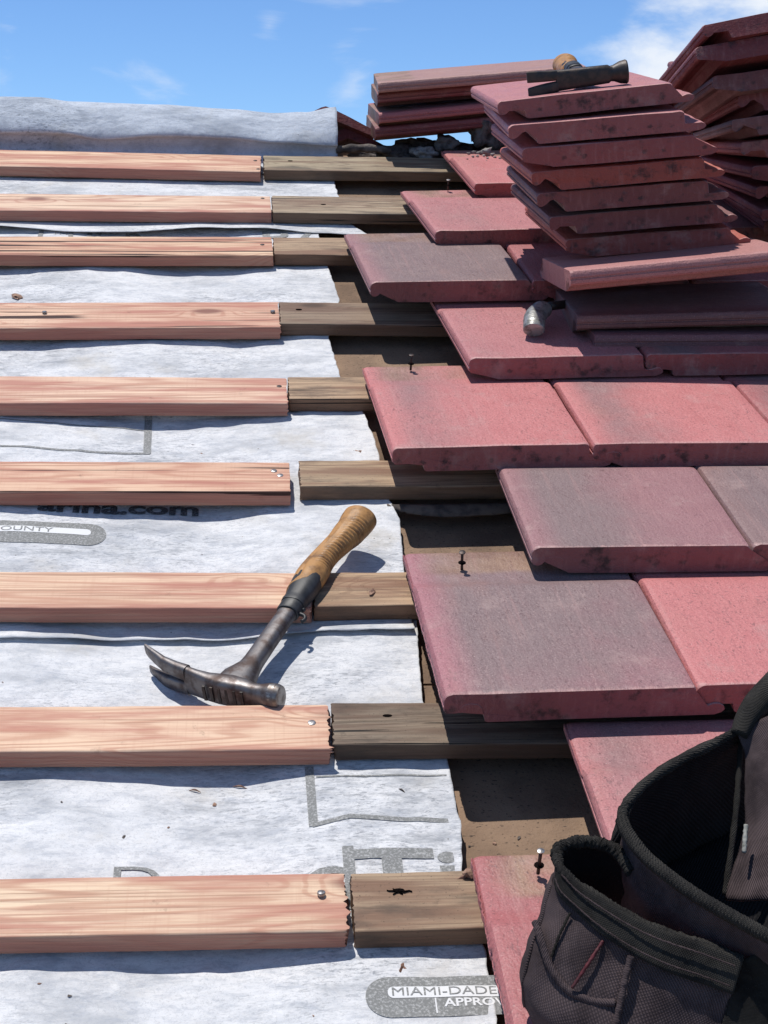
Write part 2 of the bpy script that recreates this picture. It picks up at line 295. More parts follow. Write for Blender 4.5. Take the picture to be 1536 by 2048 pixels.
MHOLE = mat_simple('dark_hole', (0.006, 0.005, 0.005), (0.012, 0.008, 0.008), 60.0, 1.0, 0.0, 0.1, 0.0002, 100.0, spec=0.0)
MLABEL = mat_simple('pale_thread', (0.30, 0.30, 0.27), (0.12, 0.12, 0.10), 90.0, 0.8)

# ------------------------------------------------------------------ builders
def props(o, label=None, cat=None, group=None, kind=None):
    if label: o['label'] = label
    if cat: o['category'] = cat
    if group: o['group'] = group
    if kind: o['kind'] = kind
    return o
def me(name, vs_, fs, mat, smooth=True, angle=None):
    m = bpy.data.meshes.new(name); m.from_pydata([tuple(v) for v in vs_], [], fs); m.materials.append(mat)
    bm = bmesh.new(); bm.from_mesh(m); bmesh.ops.recalc_face_normals(bm, faces=bm.faces[:]); bm.to_mesh(m); bm.free()
    if smooth: m.polygons.foreach_set('use_smooth', [True]*len(m.polygons))
    if angle is not None: m.set_sharp_from_angle(angle=radians(angle))
    m.update(); return m
def ob(name, mesh, parent=None, M=Matrix(), color=None):
    o = bpy.data.objects.new(name, mesh); COL.objects.link(o)
    if parent is not None: o.parent = parent; o.matrix_local = M
    else: o.matrix_world = ROOF @ M
    if color: o.color = color
    return o
def empty(name, M, label, cat, group=None):
    o = bpy.data.objects.new(name, None); COL.objects.link(o); o.matrix_world = ROOF @ M; o.empty_display_size = 0.05
    return props(o, label, cat, group)
def T(x, y, z): return Matrix.Translation((x, y, z))
def RX(a): return Matrix.Rotation(radians(a), 4, 'X')
def RY(a): return Matrix.Rotation(radians(a), 4, 'Y')
def RZ(a): return Matrix.Rotation(radians(a), 4, 'Z')
def cat(pts, n):          # Catmull-Rom resample to n points
    P = [Vector(p) for p in pts]; out = []; m = len(P)-1
    for i in range(n):
        t = i/(n-1)*m; k = min(int(t), m-1); f = t-k
        p0 = P[k-1] if k > 0 else P[k]*2-P[k+1]; p1 = P[k]; p2 = P[k+1]; p3 = P[k+2] if k+2 <= m else P[k+1]*2-P[k]
        out.append(0.5*((2*p1)+(p2-p0)*f+(2*p0-5*p1+4*p2-p3)*f*f+(3*p1-p0-3*p2+p3)*f**3))
    return out
def loft(rings, closed=True, capa=True, capb=True):
    vs_ = []; fs = []; n = len(rings[0])
    for r in rings: vs_ += [Vector(p) for p in r]
    for j in range(len(rings)-1):
        for i in range(n if closed else n-1):
            a = j*n+i; b_ = j*n+(i+1) % n; fs.append((a, b_, b_+n, a+n))
    if closed and capa: fs.append(tuple(range(n))[::-1])
    if closed and capb: fs.append(tuple((len(rings)-1)*n+i for i in range(n)))
    return vs_, fs
def tube(pts, rad, seg=10, n=None, flat=1.0):
    P = cat(pts, n) if n else [Vector(p) for p in pts]; rings = []; nrm = None
    for i, p in enumerate(P):
        d = (P[min(i+1, len(P)-1)]-P[max(i-1, 0)]).normalized()
        if nrm is None: nrm = d.orthogonal().normalized() if abs(d.z) > .9 else Vector((0, 0, 1)).cross(d).normalized()
        nrm = (nrm-d*nrm.dot(d)).normalized(); bn = d.cross(nrm)
        r = rad(i/(len(P)-1)) if callable(rad) else rad
        rings.append([p+nrm*r*cos(2*pi*k/seg)+bn*r*flat*sin(2*pi*k/seg) for k in range(seg)])
    return loft(rings)
def lathe(prof, seg=24):   # prof: (r, z) list
    return loft([[Vector((r*cos(2*pi*k/seg), r*sin(2*pi*k/seg), z)) for k in range(seg)] for r, z in prof])
def join(parts):
    V_, F_ = [], []
    for v, f in parts:
        o = len(V_); V_ += list(v); F_ += [tuple(i+o for i in q) for q in f]
    return V_, F_
def smooth01(a, b, x):
    t = min(1, max(0, (x-a)/(b-a))); return t*t*(3-2*t)
def rock(r, seed, sub=3, amp=0.35, sq=(1, 1, 1)):
    bm = bmesh.new(); bmesh.ops.create_icosphere(bm, subdivisions=sub, radius=1)
    for v in bm.verts:
        k = 1+amp*noise.noise(v.co*1.6+Vector((seed*3.1, 0, 0)))*1.6+amp*.5*noise.noise(v.co*4+Vector((seed, 5, 0)))
        v.co = Vector((v.co.x*sq[0], v.co.y*sq[1], v.co.z*sq[2]))*k*r
    V_ = [v.co.copy() for v in bm.verts]; F_ = [tuple(q.index for q in f.verts) for f in bm.faces]; bm.free(); return V_, F_

# ------------------------------------------------------------------ setting
def ground():
    s = 1500; zz = -4.2
    m = me('ground', [(-s, -s, zz), (s, -s, zz), (s, s, zz), (-s, s, zz)], [(0, 1, 2, 3)], MGRND, False)
    o = bpy.data.objects.new('ground', m); COL.objects.link(o); props(o, kind='structure')
ground()
RIDGE = 2.735
def deck(name, v0, v1):
    vs_, fs = [], []
    nu, nv = 70, max(2, int((v1-v0)/0.04)); h = 0.014
    for k in (0, 1):
        for j in range(nv+1):
            for i in range(nu+1):
                u = -2.4+4.8*i/nu; v = v0+(v1-v0)*j/nv
                vs_.append((u, v, -0.054-k*h+0.0012*noise.noise(Vector((u*6, v*6, 0)))))
    n = (nu+1)*(nv+1)
    for k in (0, 1):
        for j in range(nv):
            for i in range(nu):
                a = k*n+j*(nu+1)+i; q = (a, a+1, a+nu+2, a+nu+1); fs.append(q if k == 0 else q[::-1])
    def wall(idx):
        for a, b_ in zip(idx, idx[1:]): fs.append((a, b_, b_+n, a+n))
    wall(list(range(nu+1))); wall([nv*(nu+1)+i for i in range(nu+1)]); wall([j*(nu+1) for j in range(nv+1)]); wall([j*(nu+1)+nu for j in range(nv+1)])
    props(ob(name, me(name, vs_, fs, MDECK, True, 30)), kind='structure')
deck('roof_deck', -2.6, 0.42); deck('roof_deck', 0.425, 1.632); deck('roof_deck', 1.644, RIDGE)
# dark sarking under the boards, far slope and the wall below
vs_, fs = join([([(-2.4, -2.6, -.080), (2.4, -2.6, -.080), (2.4, RIDGE, -.080), (-2.4, RIDGE, -.080)], [(0, 1, 2, 3)])])
props(ob('roof_underlay', me('roof_underlay', vs_, fs, MFELT, False)), kind='structure')
a2 = -2*PITCH
fs_pts = [(-2.4, RIDGE, -.047), (2.4, RIDGE, -.047), (2.4, RIDGE+5*cos(a2), -.047+5*sin(a2)), (-2.4, RIDGE+5*cos(a2), -.047+5*sin(a2))]
props(ob('far_roof_slope', me('far_roof_slope', fs_pts+[(x, y-.02, z-.05) for x, y, z in fs_pts], [(0, 1, 2, 3), (7, 6, 5, 4), (0, 3, 7, 4), (1, 5, 6, 2), (0, 4, 5, 1), (3, 2, 6, 7)], MDECK, False)), kind='structure')

# ------------------------------------------------------------------ battens
NEW=[(0.1072,0.0071,-0.0117,0.0886),(0.1020,0.3143,-0.0138,0.0909),(0.0890,0.6266,-0.0220,0.0928),(0.0676,0.9607,-0.0090,0.0988),(0.0699,1.2786,-0.0031,0.1050),(0.0596,1.6266,0.0272,0.1231),(0.0527,1.9877,0.0225,0.1105),(0.0530,2.2558,0.0144,0.1127),(0.0343,2.5572,-0.0206,0.1257),]
OLD=[(0.1135,0.0077,0.0024,0.0889),(0.1073,0.3173,-0.0162,0.0859),(0.0926,0.6265,0.0051,0.0861),(0.0836,0.9675,0.0104,0.0862),(0.0728,1.2848,0.0240,0.0906),(0.0626,1.6254,0.0125,0.1064),(0.0560,1.9878,0.0326,0.1004),(0.0579,2.2630,0.0104,0.1175),(0.0407,2.5655,0.0128,0.1138),]
BT = 0.0265
def batten_mesh(name, w, l0, l1, mat, seed, jagR=0.0, jagL=0.0, rough=0.0003):
    # runs along x from l0 to l1, back edge at y=0, front edge at y=-w, top at z=0, thickness BT
    r = 0.003; loop = []
    def seg(a, b_, n):
        for i in range(n): loop.append((a[0]+(b_[0]-a[0])*i/n, a[1]+(b_[1]-a[1])*i/n))
    def arc(cx, cy, a0):
        for i in range(3): loop.append((cx+r*cos(a0+i*pi/6), cy+r*sin(a0+i*pi/6)))
    seg((-r, 0), (-w+r, 0), 26); arc(-w+r, -r, pi/2); seg((-w, -r), (-w, -BT+r), 9); arc(-w+r, -BT+r, pi)
    seg((-w+r, -BT), (-r, -BT), 12); arc(-r, -BT+r, 3*pi/2); seg((0, -BT+r), (0, -r), 6); arc(-r, -r, 0)
    nx = int((l1-l0)/0.012)+1; rings = []
    st = [l0, l0+.002, l0+.006]+[l0+.006+(l1-l0-.012)*i/nx for i in range(1, nx)]+[l1-.006, l1-.002, l1]
    for k, x in enumerate(st):
        ring = []
        for i, (y, z) in enumerate(loop):
            dx = 0
            if k >= len(st)-2 and jagR: dx = jagR*1.3*(abs(noise.noise(Vector((y*330, z*330, seed+7))))*abs(noise.noise(Vector((y*90, z*60, seed+3))))*7-.4)+jagR*.5*(noise.noise(Vector((y*260, z*260, seed)))+.5*noise.noise(Vector((y*900, z*700, seed)))) + jagR*.6*noise.noise(Vector((y*40, z*40, seed+4)))
            if k <= 1 and jagL: dx = jagL*(noise.noise(Vector((y*230, z*230, seed+9)))+.6*noise.noise(Vector((y*60, z*60, seed+2))))
            p = Vector((x*3, y*20, seed)); d = rough*noise.noise(p)*3+rough*noise.noise(Vector((x*30, y*60, z*60+seed)))
            ins = .0008 if k in (0, len(st)-1) else 0
            yc, zc = -w/2, -BT/2
            ring.append((x+dx, y+d+(yc-y)*ins*20, z+d+(zc-z)*ins*30))
        rings.append(ring)
    v, f = loft(rings)
    return v, f
NEWC = [((1.02, 1.04, 1.0, .15)), ((1.03, 1.0, .96, .3)), ((1.0, .97, .93, .1)), ((.98, .90, .86, .95)), ((1, .97, .97, .25)), ((.97, .90, .88, 1.0)), ((.98, .94, .88, 1.0)), ((1, 1, 1, .45)), ((1, .97, .93, .2))]
ORD = ['lowest', 'second', 'third', 'fourth', 'fifth', 'sixth', 'seventh', 'eighth', 'topmost']
NLAB = ['Nearest new pink pine batten at the bottom, raised nail head and splintered cut end',
 'Second new pine batten from the bottom, the one just below the hammer head',
 'Third new pine batten from the bottom, lying under the hammer grip',
 'Fourth new pine batten from the bottom, reddish, split along its length, two nail heads',
 'Fifth new pine batten from the bottom, clean pale face above the grey box print',
 'Sixth new pine batten from the bottom, cracked reddish face with nails at both ends',
 'Seventh new pine batten from the bottom, heavily cracked, bordering a lapped membrane edge',
 'Eighth new pine batten from the bottom, split by one long straight groove',
 'Farthest new pine batten, topmost, just below the curled membrane at the ridge']
OLAB = ['Nearest old brown batten at the bottom with a dark split knot',
 'Dark greenish old batten second from the bottom, right of the batten below the hammer head',
 'Short old brown batten third from the bottom, right of the hammer grip',
 'Old brown batten fourth from the bottom with a wide gap at its left end',
 'Short old batten fifth from the bottom, left of the tile with purple scuffs',
 'Dark grey old batten sixth from the bottom, left of the tile under the silver grip',
 'Short old batten seventh from the bottom, left of the grey mauve tile',
 'Rough split grey old batten eighth from the bottom, second from the top',
 'Topmost old batten, smooth grey green, below the ridge mortar lumps']
# nail heads on the new battens: distance from the cut end, fraction of the width
NN = [[(-.028, .40, 1)], [(-.022, .42, 0)], [], [(-.026, .30, 0), (-.016, .45, 0)], [(-.014, .35, 2)], [(-.012, .45, 1), (-.46, .45, 1)], [(-.022, .42, 2)], [(-.018, .15, 2)], [(-.014, .33, 2), (-.006, .85, 2)]]
def disc(r, h, seed=0, seg=14):
    return lathe([(r*.98, -h), (r, 0), (r*.92, h*.5), (r*.4, h*.8), (r*.05, h*.85)], seg)
for i, (u, v, yw, w) in enumerate(NEW):
    Mb = T(u, v, 0) @ Matrix.Rotation(yw, 4, 'Z')
    root = empty('new_batten', Mb, NLAB[i], 'batten', 'new pine battens')
    vv, ff = batten_mesh('board', w, -.62-u-.45, 0, MNEW, i*3.3+1, jagR=(.0042, .0035, .003, .001, .0018, .0012, .001, .0012, .0014)[i])
    ob('board', me('board', vv, ff, MNEW, True, 38), root, color=NEWC[i])
    for dx, fr, kind in NN[i]:
        h = (0.0006, 0.0035, 0.0004)[kind]
        dv, df = disc(.0048 if kind else .0052, h if kind != 1 else .0022)
        if kind == 1: # head standing proud on its bent shank
            sv, sf = tube([(0, 0, -.004), (0, 0, .0022)], .0015, 8); dv = [Vector((a.x, a.y, a.z+.0035)) for a in dv]; dv, df = join([(dv, df), (sv, sf)])
        ob('nail_head', me('nail_head', dv, df, MNAIL if kind != 2 else MRUST, True, 40), root, T(dx, -w*fr, .0004) @ RX(-14 if kind == 1 else 0))
OLDC = [(1.2, 1.08, .92, .55), (.76, .74, .68, .7), (1.4, 1.2, .98, .35), (1.3, 1.18, .98, .6), (1.35, 1.18, .98, .5), (.98, .92, .84, .6), (1.3, 1.16, .98, .3), (1.22, 1.2, 1.08, .8), (1.12, 1.14, 1.0, .2)]
for i, (u, v, yw, w) in enumerate(OLD):
    Mb = T(u, v, -.001) @ Matrix.Rotation(yw*.5, 4, 'Z')
    root = empty('old_batten', Mb, OLAB[i], 'batten', 'old weathered battens')
    vv, ff = batten_mesh('board', w, 0, 1.35-u, MOLD, i*2.7+20, jagL=.003, rough=.0006)
    ob('board', me('board', vv, ff, MOLD, True, 38), root, color=OLDC[i])
    for k in range(1 if i != 7 else 2):
        rx = random.uniform(.035, .09); kv, kf = lathe([(.0030, -.003), (.0029, .0002), (.0004, .00025)], 9)
        kv = [Vector((a.x*2.2, a.y, a.z)) for a in kv]
        ob('nail_hole', me('nail_hole', kv, kf, MHOLE), root, T(rx+k*.05, -w*(.3+.2*random.random()), 0))

kx = Vector((0.1649,-0.0246,-0.0000))
kn_ = []
for a, l_, w_ in ((0, .016, .0030), (2.9, .013, .0012), (1.2, .007, .0010), (2.2, .010, .0012), (4.0, .009, .0012), (5.3, .010, .0010)):
    pts_ = [(cos(a)*l_*k/5-sin(a)*w_*.3*sin(k*2.1), sin(a)*l_*.6*k/5+cos(a)*w_*.3*sin(k*2.1)) for k in range(6)]
    V_ = [];
    for k, (x_, y_) in enumerate(pts_):
        h_ = w_*(1-k/5.2)*.5; V_ += [Vector((x_-sin(a)*h_, y_+cos(a)*h_, .0)), Vector((x_+sin(a)*h_, y_-cos(a)*h_, .0)), Vector((x_, y_, -.003))]
    F_ = []
    for k in range(5): b0 = k*3; F_ += [(b0, b0+1, b0+4, b0+3), (b0+1, b0+2, b0+5, b0+4), (b0+2, b0, b0+3, b0+5)]
    kn_.append((V_, F_))
r0 = [o for o in COL.objects if o.name == 'old_batten'][0]
Mk = r0.matrix_world.inverted() @ ROOF @ T(kx.x, kx.y, 0)
ob('split_knot', me('split_knot', *join([([v_+Vector((0, 0, .0012)) for v_ in a_], b_) for a_, b_ in kn_]), MHOLE, False), r0, Mk)

# ------------------------------------------------------------------ membranes
def hA(u, v, lift=0.0):
    # how far the sheet sags below the batten undersides
    k = smooth01(.10, -.06, u) * (0.62+0.38*sin(u*11+v*2.1+1.0)) * smooth01(-.60, -.30, u+0*v) if v < 1.2 else smooth01(.12, -.05, u)*(0.45+0.35*sin(u*13+v*5))
    base = -.0292-.0135*max(0, k)
    wr = .0030*noise.noise(Vector((u*7, v*9, 1.3)))+.0018*noise.noise(Vector((u*19+3, v*24, 4.1)))+.0012*(1-abs(noise.noise(Vector((u*9+5, v*7, 2.2))))*5)*(abs(noise.noise(Vector((u*9+5, v*7, 2.2)))) < .2)
    wr += .0016*max(0, noise.noise(Vector((u*3, v*17, 9))))
    return base+wr*smooth01(0, .3, k+.35)-.001+lift
def sheet(name, rows, uleft, hfun, nu=150, dv=.007, thick=.0009):
    # rows: polyline of right edge points (u, v) from low v to high v
    R = rows; vs_, fs = [], []; v0, v1 = R[0][1], R[-1][1]; nv = int((v1-v0)/dv)
    def ur(v):
        for a, b_ in zip(R, R[1:]):
            if v <= b_[1]+1e-9: return a[0]+(b_[0]-a[0])*(v-a[1])/(b_[1]-a[1])
        return R[-1][0]
    for j in range(nv+1):
        v = v0+(v1-v0)*j/nv; e = ur(v)+.0025*noise.noise(Vector((v*40, 3, 0)))+.0012*noise.noise(Vector((v*160, 3, 0)))
        for i in range(nu+1):
            s = i/nu; s = 1-(1-s)**1.25; u = uleft+(e-uleft)*s
            vs_.append((u, *hfun(u, v, e)))
    for j in range(nv):
        for i in range(nu):
            a = j*(nu+1)+i; fs.append((a, a+1, a+nu+2, a+nu+1))
    ms = me(name, vs_, fs, MMEM, True)
    if sum(p.normal.z for p in ms.polygons) < 0: ms.flip_normals()
    o = ob(name, ms)
    s = o.modifiers.new('thickness', 'SOLIDIFY'); s.thickness = thick; s.offset = -1
    return o
def curl(u, e, a=.006, r=.03): return a*math.exp(-max(0, e-u)/r*2.2)
def fA(u, v, e): return (v, hA(u, v)-.0035*smooth01(.44, .52, v)+curl(u, e, .003*(.5+noise.noise(Vector((v*6, 0, 0))))))
RA = [(0.2548,-0.2215,-0.0300)[:2], (0.2569,-0.1882,-0.0300)[:2], (0.2574,-0.0864,-0.0300)[:2], (0.2469,0.0332,-0.0300)[:2], (0.2542,0.1133,-0.0300)[:2], (0.2529,0.1491,-0.0300)[:2], (0.2520,0.2290,-0.0300)[:2], (0.2322,0.3526,-0.0300)[:2], (0.2349,0.4364,-0.0300)[:2], (0.2422,0.5423,-0.0300)[:2], (0.2406,0.6360,-0.0300)[:2]]
RA = [(RA[1][0]+.01, -.45)]+RA
shA = sheet('membrane_sheet', RA, -1.02, fA)
props(shA, 'Lowest white membrane sheet, printed with a grey oval approval mark and a box outline', 'roof membrane', 'white roofing membrane sheets')
def edgelift(u, v, v0): return math.exp(-(v-v0)/.012)*(.0035+.003*noise.noise(Vector((u*7, 2, 0)))+.002*noise.noise(Vector((u*17, 5, 0))))
def fB(u, v, e):
    vv = v+ (.004*noise.noise(Vector((u*5, 1, 0))))*math.exp(-(v-.512)/.02)
    return (vv, hA(u, v)+.0012+edgelift(u, v, .512)-.005*smooth01(1.85, 1.95, v)+curl(u, e, .003*(.5+noise.noise(Vector((v*7, 3, 0))))))
RB = [(0.2356,0.5337,-0.0300)[:2], (0.2340,0.6634,-0.0300)[:2], (0.2417,0.8234,-0.0300)[:2], (0.2286,0.8817,-0.0300)[:2], (0.2232,1.0298,-0.0300)[:2], (0.2191,1.0930,-0.0300)[:2], (0.2072,1.1916,-0.0300)[:2], (0.1797,1.2675,-0.0300)[:2], (0.1698,1.3621,-0.0300)[:2], (0.1654,1.4283,-0.0300)[:2], (0.1590,1.5205,-0.0300)[:2], (0.1762,1.6056,-0.0300)[:2], (0.1903,1.7001,-0.0300)[:2], (0.1832,1.7882,-0.0300)[:2], (0.1739,1.8891,-0.0300)[:2], (0.1649,1.9893,-0.0300)[:2], (0.1616,2.1302,-0.0300)[:2], (0.1625,2.2129,-0.0300)[:2]]
RB[0] = (RB[0][0], .512)
shB = sheet('membrane_sheet', RB, -1.02, fB)
props(shB, 'Middle white membrane sheet, printed box outline at left and lettering below the fourth batten', 'roof membrane', 'white roofing membrane sheets')
C0 = (-0.2219,2.0893,-0.0220)[1]
def fC(u, v, e):
    k = math.exp(-(v-C0)/.05)
    lift = k*(.009+.008*sin(u*10.5+2.2)+.004*noise.noise(Vector((u*11, 0, 0))))
    vv = v+(.006*sin(u*9+1))*math.exp(-(v-C0)/.03)
    bul = .006*max(0, noise.noise(Vector((u*4, 0, 6)))+.2)*math.exp(-((v-2.31)/.05)**2)
    return (vv, -.031+lift*.8+bul+.001*noise.noise(Vector((u*15, v*15, 0))))
RC = [(0.2765,2.1079,-0.0250)[:2], (0.2392,2.1623,-0.0300)[:2], (0.2322,2.2495,-0.0300)[:2], (0.2210,2.3582,-0.0300)[:2], (0.2166,2.4425,-0.0300)[:2], (0.2203,2.5423,-0.0300)[:2], (0.2258,2.6548,-0.0300)[:2]]
RC[0] = (RC[0][0], C0)
shC = sheet('membrane_sheet', RC, -1.1, fC)
props(shC, 'Upper white membrane strip with a wavy lower edge between the seventh and eighth battens', 'roof membrane', 'white roofing membrane sheets')
# ridge sheet: rises from behind the top batten, stands up as a roll and drops over the ridge
top = [(-0.6296,2.7000,0.0901), (-0.5352,2.7000,0.0907), (-0.4538,2.7000,0.0807), (-0.2247,2.7000,0.0774), (-0.0448,2.7000,0.0691), (0.0718,2.7000,0.0608), (0.1499,2.7000,0.0649), (0.2318,2.7000,0.0797)]
mid = [(-0.6215,2.6050,0.0366), (-0.5244,2.6050,0.0397), (-0.4511,2.6050,0.0371), (-0.3781,2.6050,0.0230), (-0.2216,2.6050,0.0361), (-0.0494,2.6050,0.0327), (0.0667,2.6050,0.0230), (0.2261,2.6050,0.0167)]
tp = [top[0]-Vector((.5, 0, .0)) if False else Vector((-1.15, top[0][1], top[0][2]))]+[Vector(p) for p in top]
md = [Vector((-1.15, mid[0][1], mid[0][2]))]+[Vector(p) for p in mid]
def lerpu(L_, u):
    for a, b_ in zip(L_, L_[1:]):
        if u <= b_.x: return a.z+(b_.z-a.z)*smooth01(a.x, b_.x, u)
    return L_[-1].z
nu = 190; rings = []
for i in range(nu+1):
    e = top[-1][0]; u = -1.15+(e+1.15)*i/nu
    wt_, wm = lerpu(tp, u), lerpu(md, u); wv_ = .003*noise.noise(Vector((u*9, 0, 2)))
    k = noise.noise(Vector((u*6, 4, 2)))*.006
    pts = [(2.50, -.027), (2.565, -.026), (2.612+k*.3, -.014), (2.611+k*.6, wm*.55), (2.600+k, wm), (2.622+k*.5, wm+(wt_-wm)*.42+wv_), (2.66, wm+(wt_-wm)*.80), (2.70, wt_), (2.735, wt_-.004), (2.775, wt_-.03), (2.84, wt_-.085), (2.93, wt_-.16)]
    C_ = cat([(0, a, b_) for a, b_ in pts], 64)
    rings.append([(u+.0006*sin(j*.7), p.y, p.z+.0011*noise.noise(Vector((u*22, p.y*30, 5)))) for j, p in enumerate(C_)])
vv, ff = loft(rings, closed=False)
shD = ob('membrane_sheet', me('membrane_sheet', vv, ff, MMEM, True), color=(.76, .82, .90, 1)); sm = shD.modifiers.new('thickness', 'SOLIDIFY'); sm.thickness = .0012  # blue-grey tint over the whole sheet stands in for shade on its upright face
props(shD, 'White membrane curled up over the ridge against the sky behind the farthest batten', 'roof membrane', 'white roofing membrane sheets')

# --- printing on the membranes: ink shapes that follow the sheet
def drape(name, polys, hfun, mat, parent, lift=.0011, step=.012, faces=None):
    bm = bmesh.new()
    if faces is None:
        for p in polys: bm.faces.new([bm.verts.new((x, y, 0)) for x, y in p])
    else:
        vl = [bm.verts.new((x, y, 0)) for x, y in polys]
        for f in faces:
            try: bm.faces.new([vl[i] for i in f])
            except ValueError: pass
    xs = [v.co.x for v in bm.verts]; ys = [v.co.y for v in bm.verts]
    for ax, lo, hi in ((0, min(xs), max(xs)), (1, min(ys), max(ys))):
        c = math.floor(lo/step)*step+step
        while c < hi:
            co = Vector((c, 0, 0)) if ax == 0 else Vector((0, c, 0)); no = Vector((1, 0, 0)) if ax == 0 else Vector((0, 1, 0))
            bmesh.ops.bisect_plane(bm, geom=bm.verts[:]+bm.edges[:]+bm.faces[:], plane_co=co, plane_no=no); c += step
    for v in bm.verts:
        r = hfun(v.co.x, v.co.y, 9.0); v.co.y, v.co.z = r[0], r[1]+lift
    bm.normal_update()
    for f in bm.faces:
        if f.normal.z < 0: f.normal_flip()
    m = bpy.data.meshes.new(name); bm.to_mesh(m); bm.free(); m.materials.append(mat)
    return ob(name, m, parent)
def text_faces(s, size, u, v, sx=1.0, off=0.0, rot=0.0, shear=0.0, space=1.0):
    c = bpy.data.curves.new('lettering', 'FONT'); c.body = s; c.size = size; c.offset = off; c.shear = shear; c.space_character = space; c.resolution_u = 4
    o = bpy.data.objects.new('lettering', c); COL.objects.link(o)
    m = bpy.data.meshes.new_from_object(o); bpy.data.objects.remove(o)
    cr_, sr = cos(rot), sin(rot)
    P = [(u+(p.co.x*sx)*cr_-p.co.y*sr, v+(p.co.x*sx)*sr+p.co.y*cr_) for p in m.vertices]; F = [tuple(p.vertices) for p in m.polygons]
    bpy.data.meshes.remove(m); return P, F
def print_text(s, size, u, v, hfun, mat, parent, lift=.0014, **k):
    P, F = text_faces(s, size, u, v, **k); return drape('printed_lettering', P, hfun, mat, parent, lift, .02, F)
def rr(u0, v0, u1, v1, r, n=8):
    o = []
    for cx, cy, a in ((u1-r, v1-r, 0), (u0+r, v1-r, pi/2), (u0+r, v0+r, pi), (u1-r, v0+r, 3*pi/2)):
        for i in range(n+1): o.append((cx+r*cos(a+i*pi/2/n), cy+r*sin(a+i*pi/2/n)))
    return o
def bar(a, b_, w):
    a, b_ = Vector(a[:2]), Vector(b_[:2]); d = (b_-a).normalized(); n_ = Vector((-d.y, d.x))*w/2
    return [tuple(a-n_), tuple(b_-n_), tuple(b_+n_), tuple(a+n_)]
def approval(hf, par, u0, vc, hh, length):
    drape('printed_oval', [rr(u0, vc-hh/2, u0+length, vc+hh/2, hh*.49)], hf, MPR, par, .0009)
    drape('printed_oval', [rr(u0+.024, vc-.002, u0+length-.024, vc+hh*.24, hh*.12)], hf, MPW, par, .0013)
    print_text('MIAMI-DADE COUNTY', hh*.29, u0+.027, vc+.001, hf, MPR, par, .0017, sx=1.28, off=.0)
    print_text('APPROVED', hh*.27, u0+.083, vc-hh*.26, hf, MPW, par, .0014, sx=1.2, off=.0003)
    drape('printed_bar', [bar((u0+.074, vc-hh*.42), (u0+.074, vc-hh*.05), .0015)], hf, MPW, par, .0014)
pa, pb, pc = (0.1211,-0.1500,-0.0310), (0.1230,-0.1214,-0.0310), (0.1194,-0.1765,-0.0310)
approval(fA, shA, pa[0], pa[1], abs(pb[1]-pc[1])*.98, .36)
qa, qb = (-0.2229,0.8251,-0.0380), (-0.2184,0.7659,-0.0380)
approval(fB, shB, qa[0]-.345, (qa[1]+qb[1])/2, (qa[1]-qb[1])*1.05, .345)
def line_px(pts, w, hf, par, mat=MPR):
    for a, b_ in zip(pts, pts[1:]): drape('printed_line', [bar(a, b_, w)], hf, mat, par, .0009)
line_px([(0.0746,0.2254,-0.0310), (0.0762,0.1183,-0.0310)], .011, fA, shA)
line_px([(0.0745,0.1201,-0.0310), (0.1210,0.1309,-0.0310), (0.2555,0.1188,-0.0310)], .007, fA, shA)
line_px([(0.0826,0.2052,-0.0310), (0.2473,0.2034,-0.0310)], .003, fA, shA)
line_px([(-0.1789,1.2075,-0.0360), (-0.1737,1.0624,-0.0360)], .013, fB, shB)
line_px([(-0.4232,1.0733,-0.0380), (-0.1686,1.0624,-0.0360)], .006, fB, shB); line_px([(-0.4361,1.1702,-0.0380), (-0.1819,1.1501,-0.0360)], .003, fB, shB)
p = (-0.1729,0.0708,-0.0400); print_text('R', .135, p[0], p[1]-.098, fA, MPR, shA, sx=1.15, off=-.003)
p = (0.0661,0.0855,-0.0330); print_text('d', .150, p[0]-.012, p[1]-.107, fA, MPR, shA, sx=1.0, off=0)
p = (0.1166,0.0758,-0.0310); print_text('Ti', .125, p[0], p[1]-.090, fA, MPR, shA, sx=1.30, off=.003)
p = (-0.2610,0.8577,-0.0400); print_text('arina.com', .052, p[0]-.075, p[1]+.002, fB, MPK, shB, sx=1.25, off=.0018)
def fB2(u, v, e): return fB(u, v, e)
p = (-0.4777,2.1091,-0.0400); print_text('I  UL R', .085, p[0], p[1]-.061, fB2, MPR, shB, sx=1.0, off=.001)
p = (-0.4423,2.0821,-0.0400); print_text('TM', .02, p[0], p[1]-.002, fB2, MPR, shB, sx=1.3)
p = (0.0236,2.1135,-0.0340); print_text('R(', .12, p[0], p[1]-.088, fB2, MPR, shB, sx=1.2, off=.001)

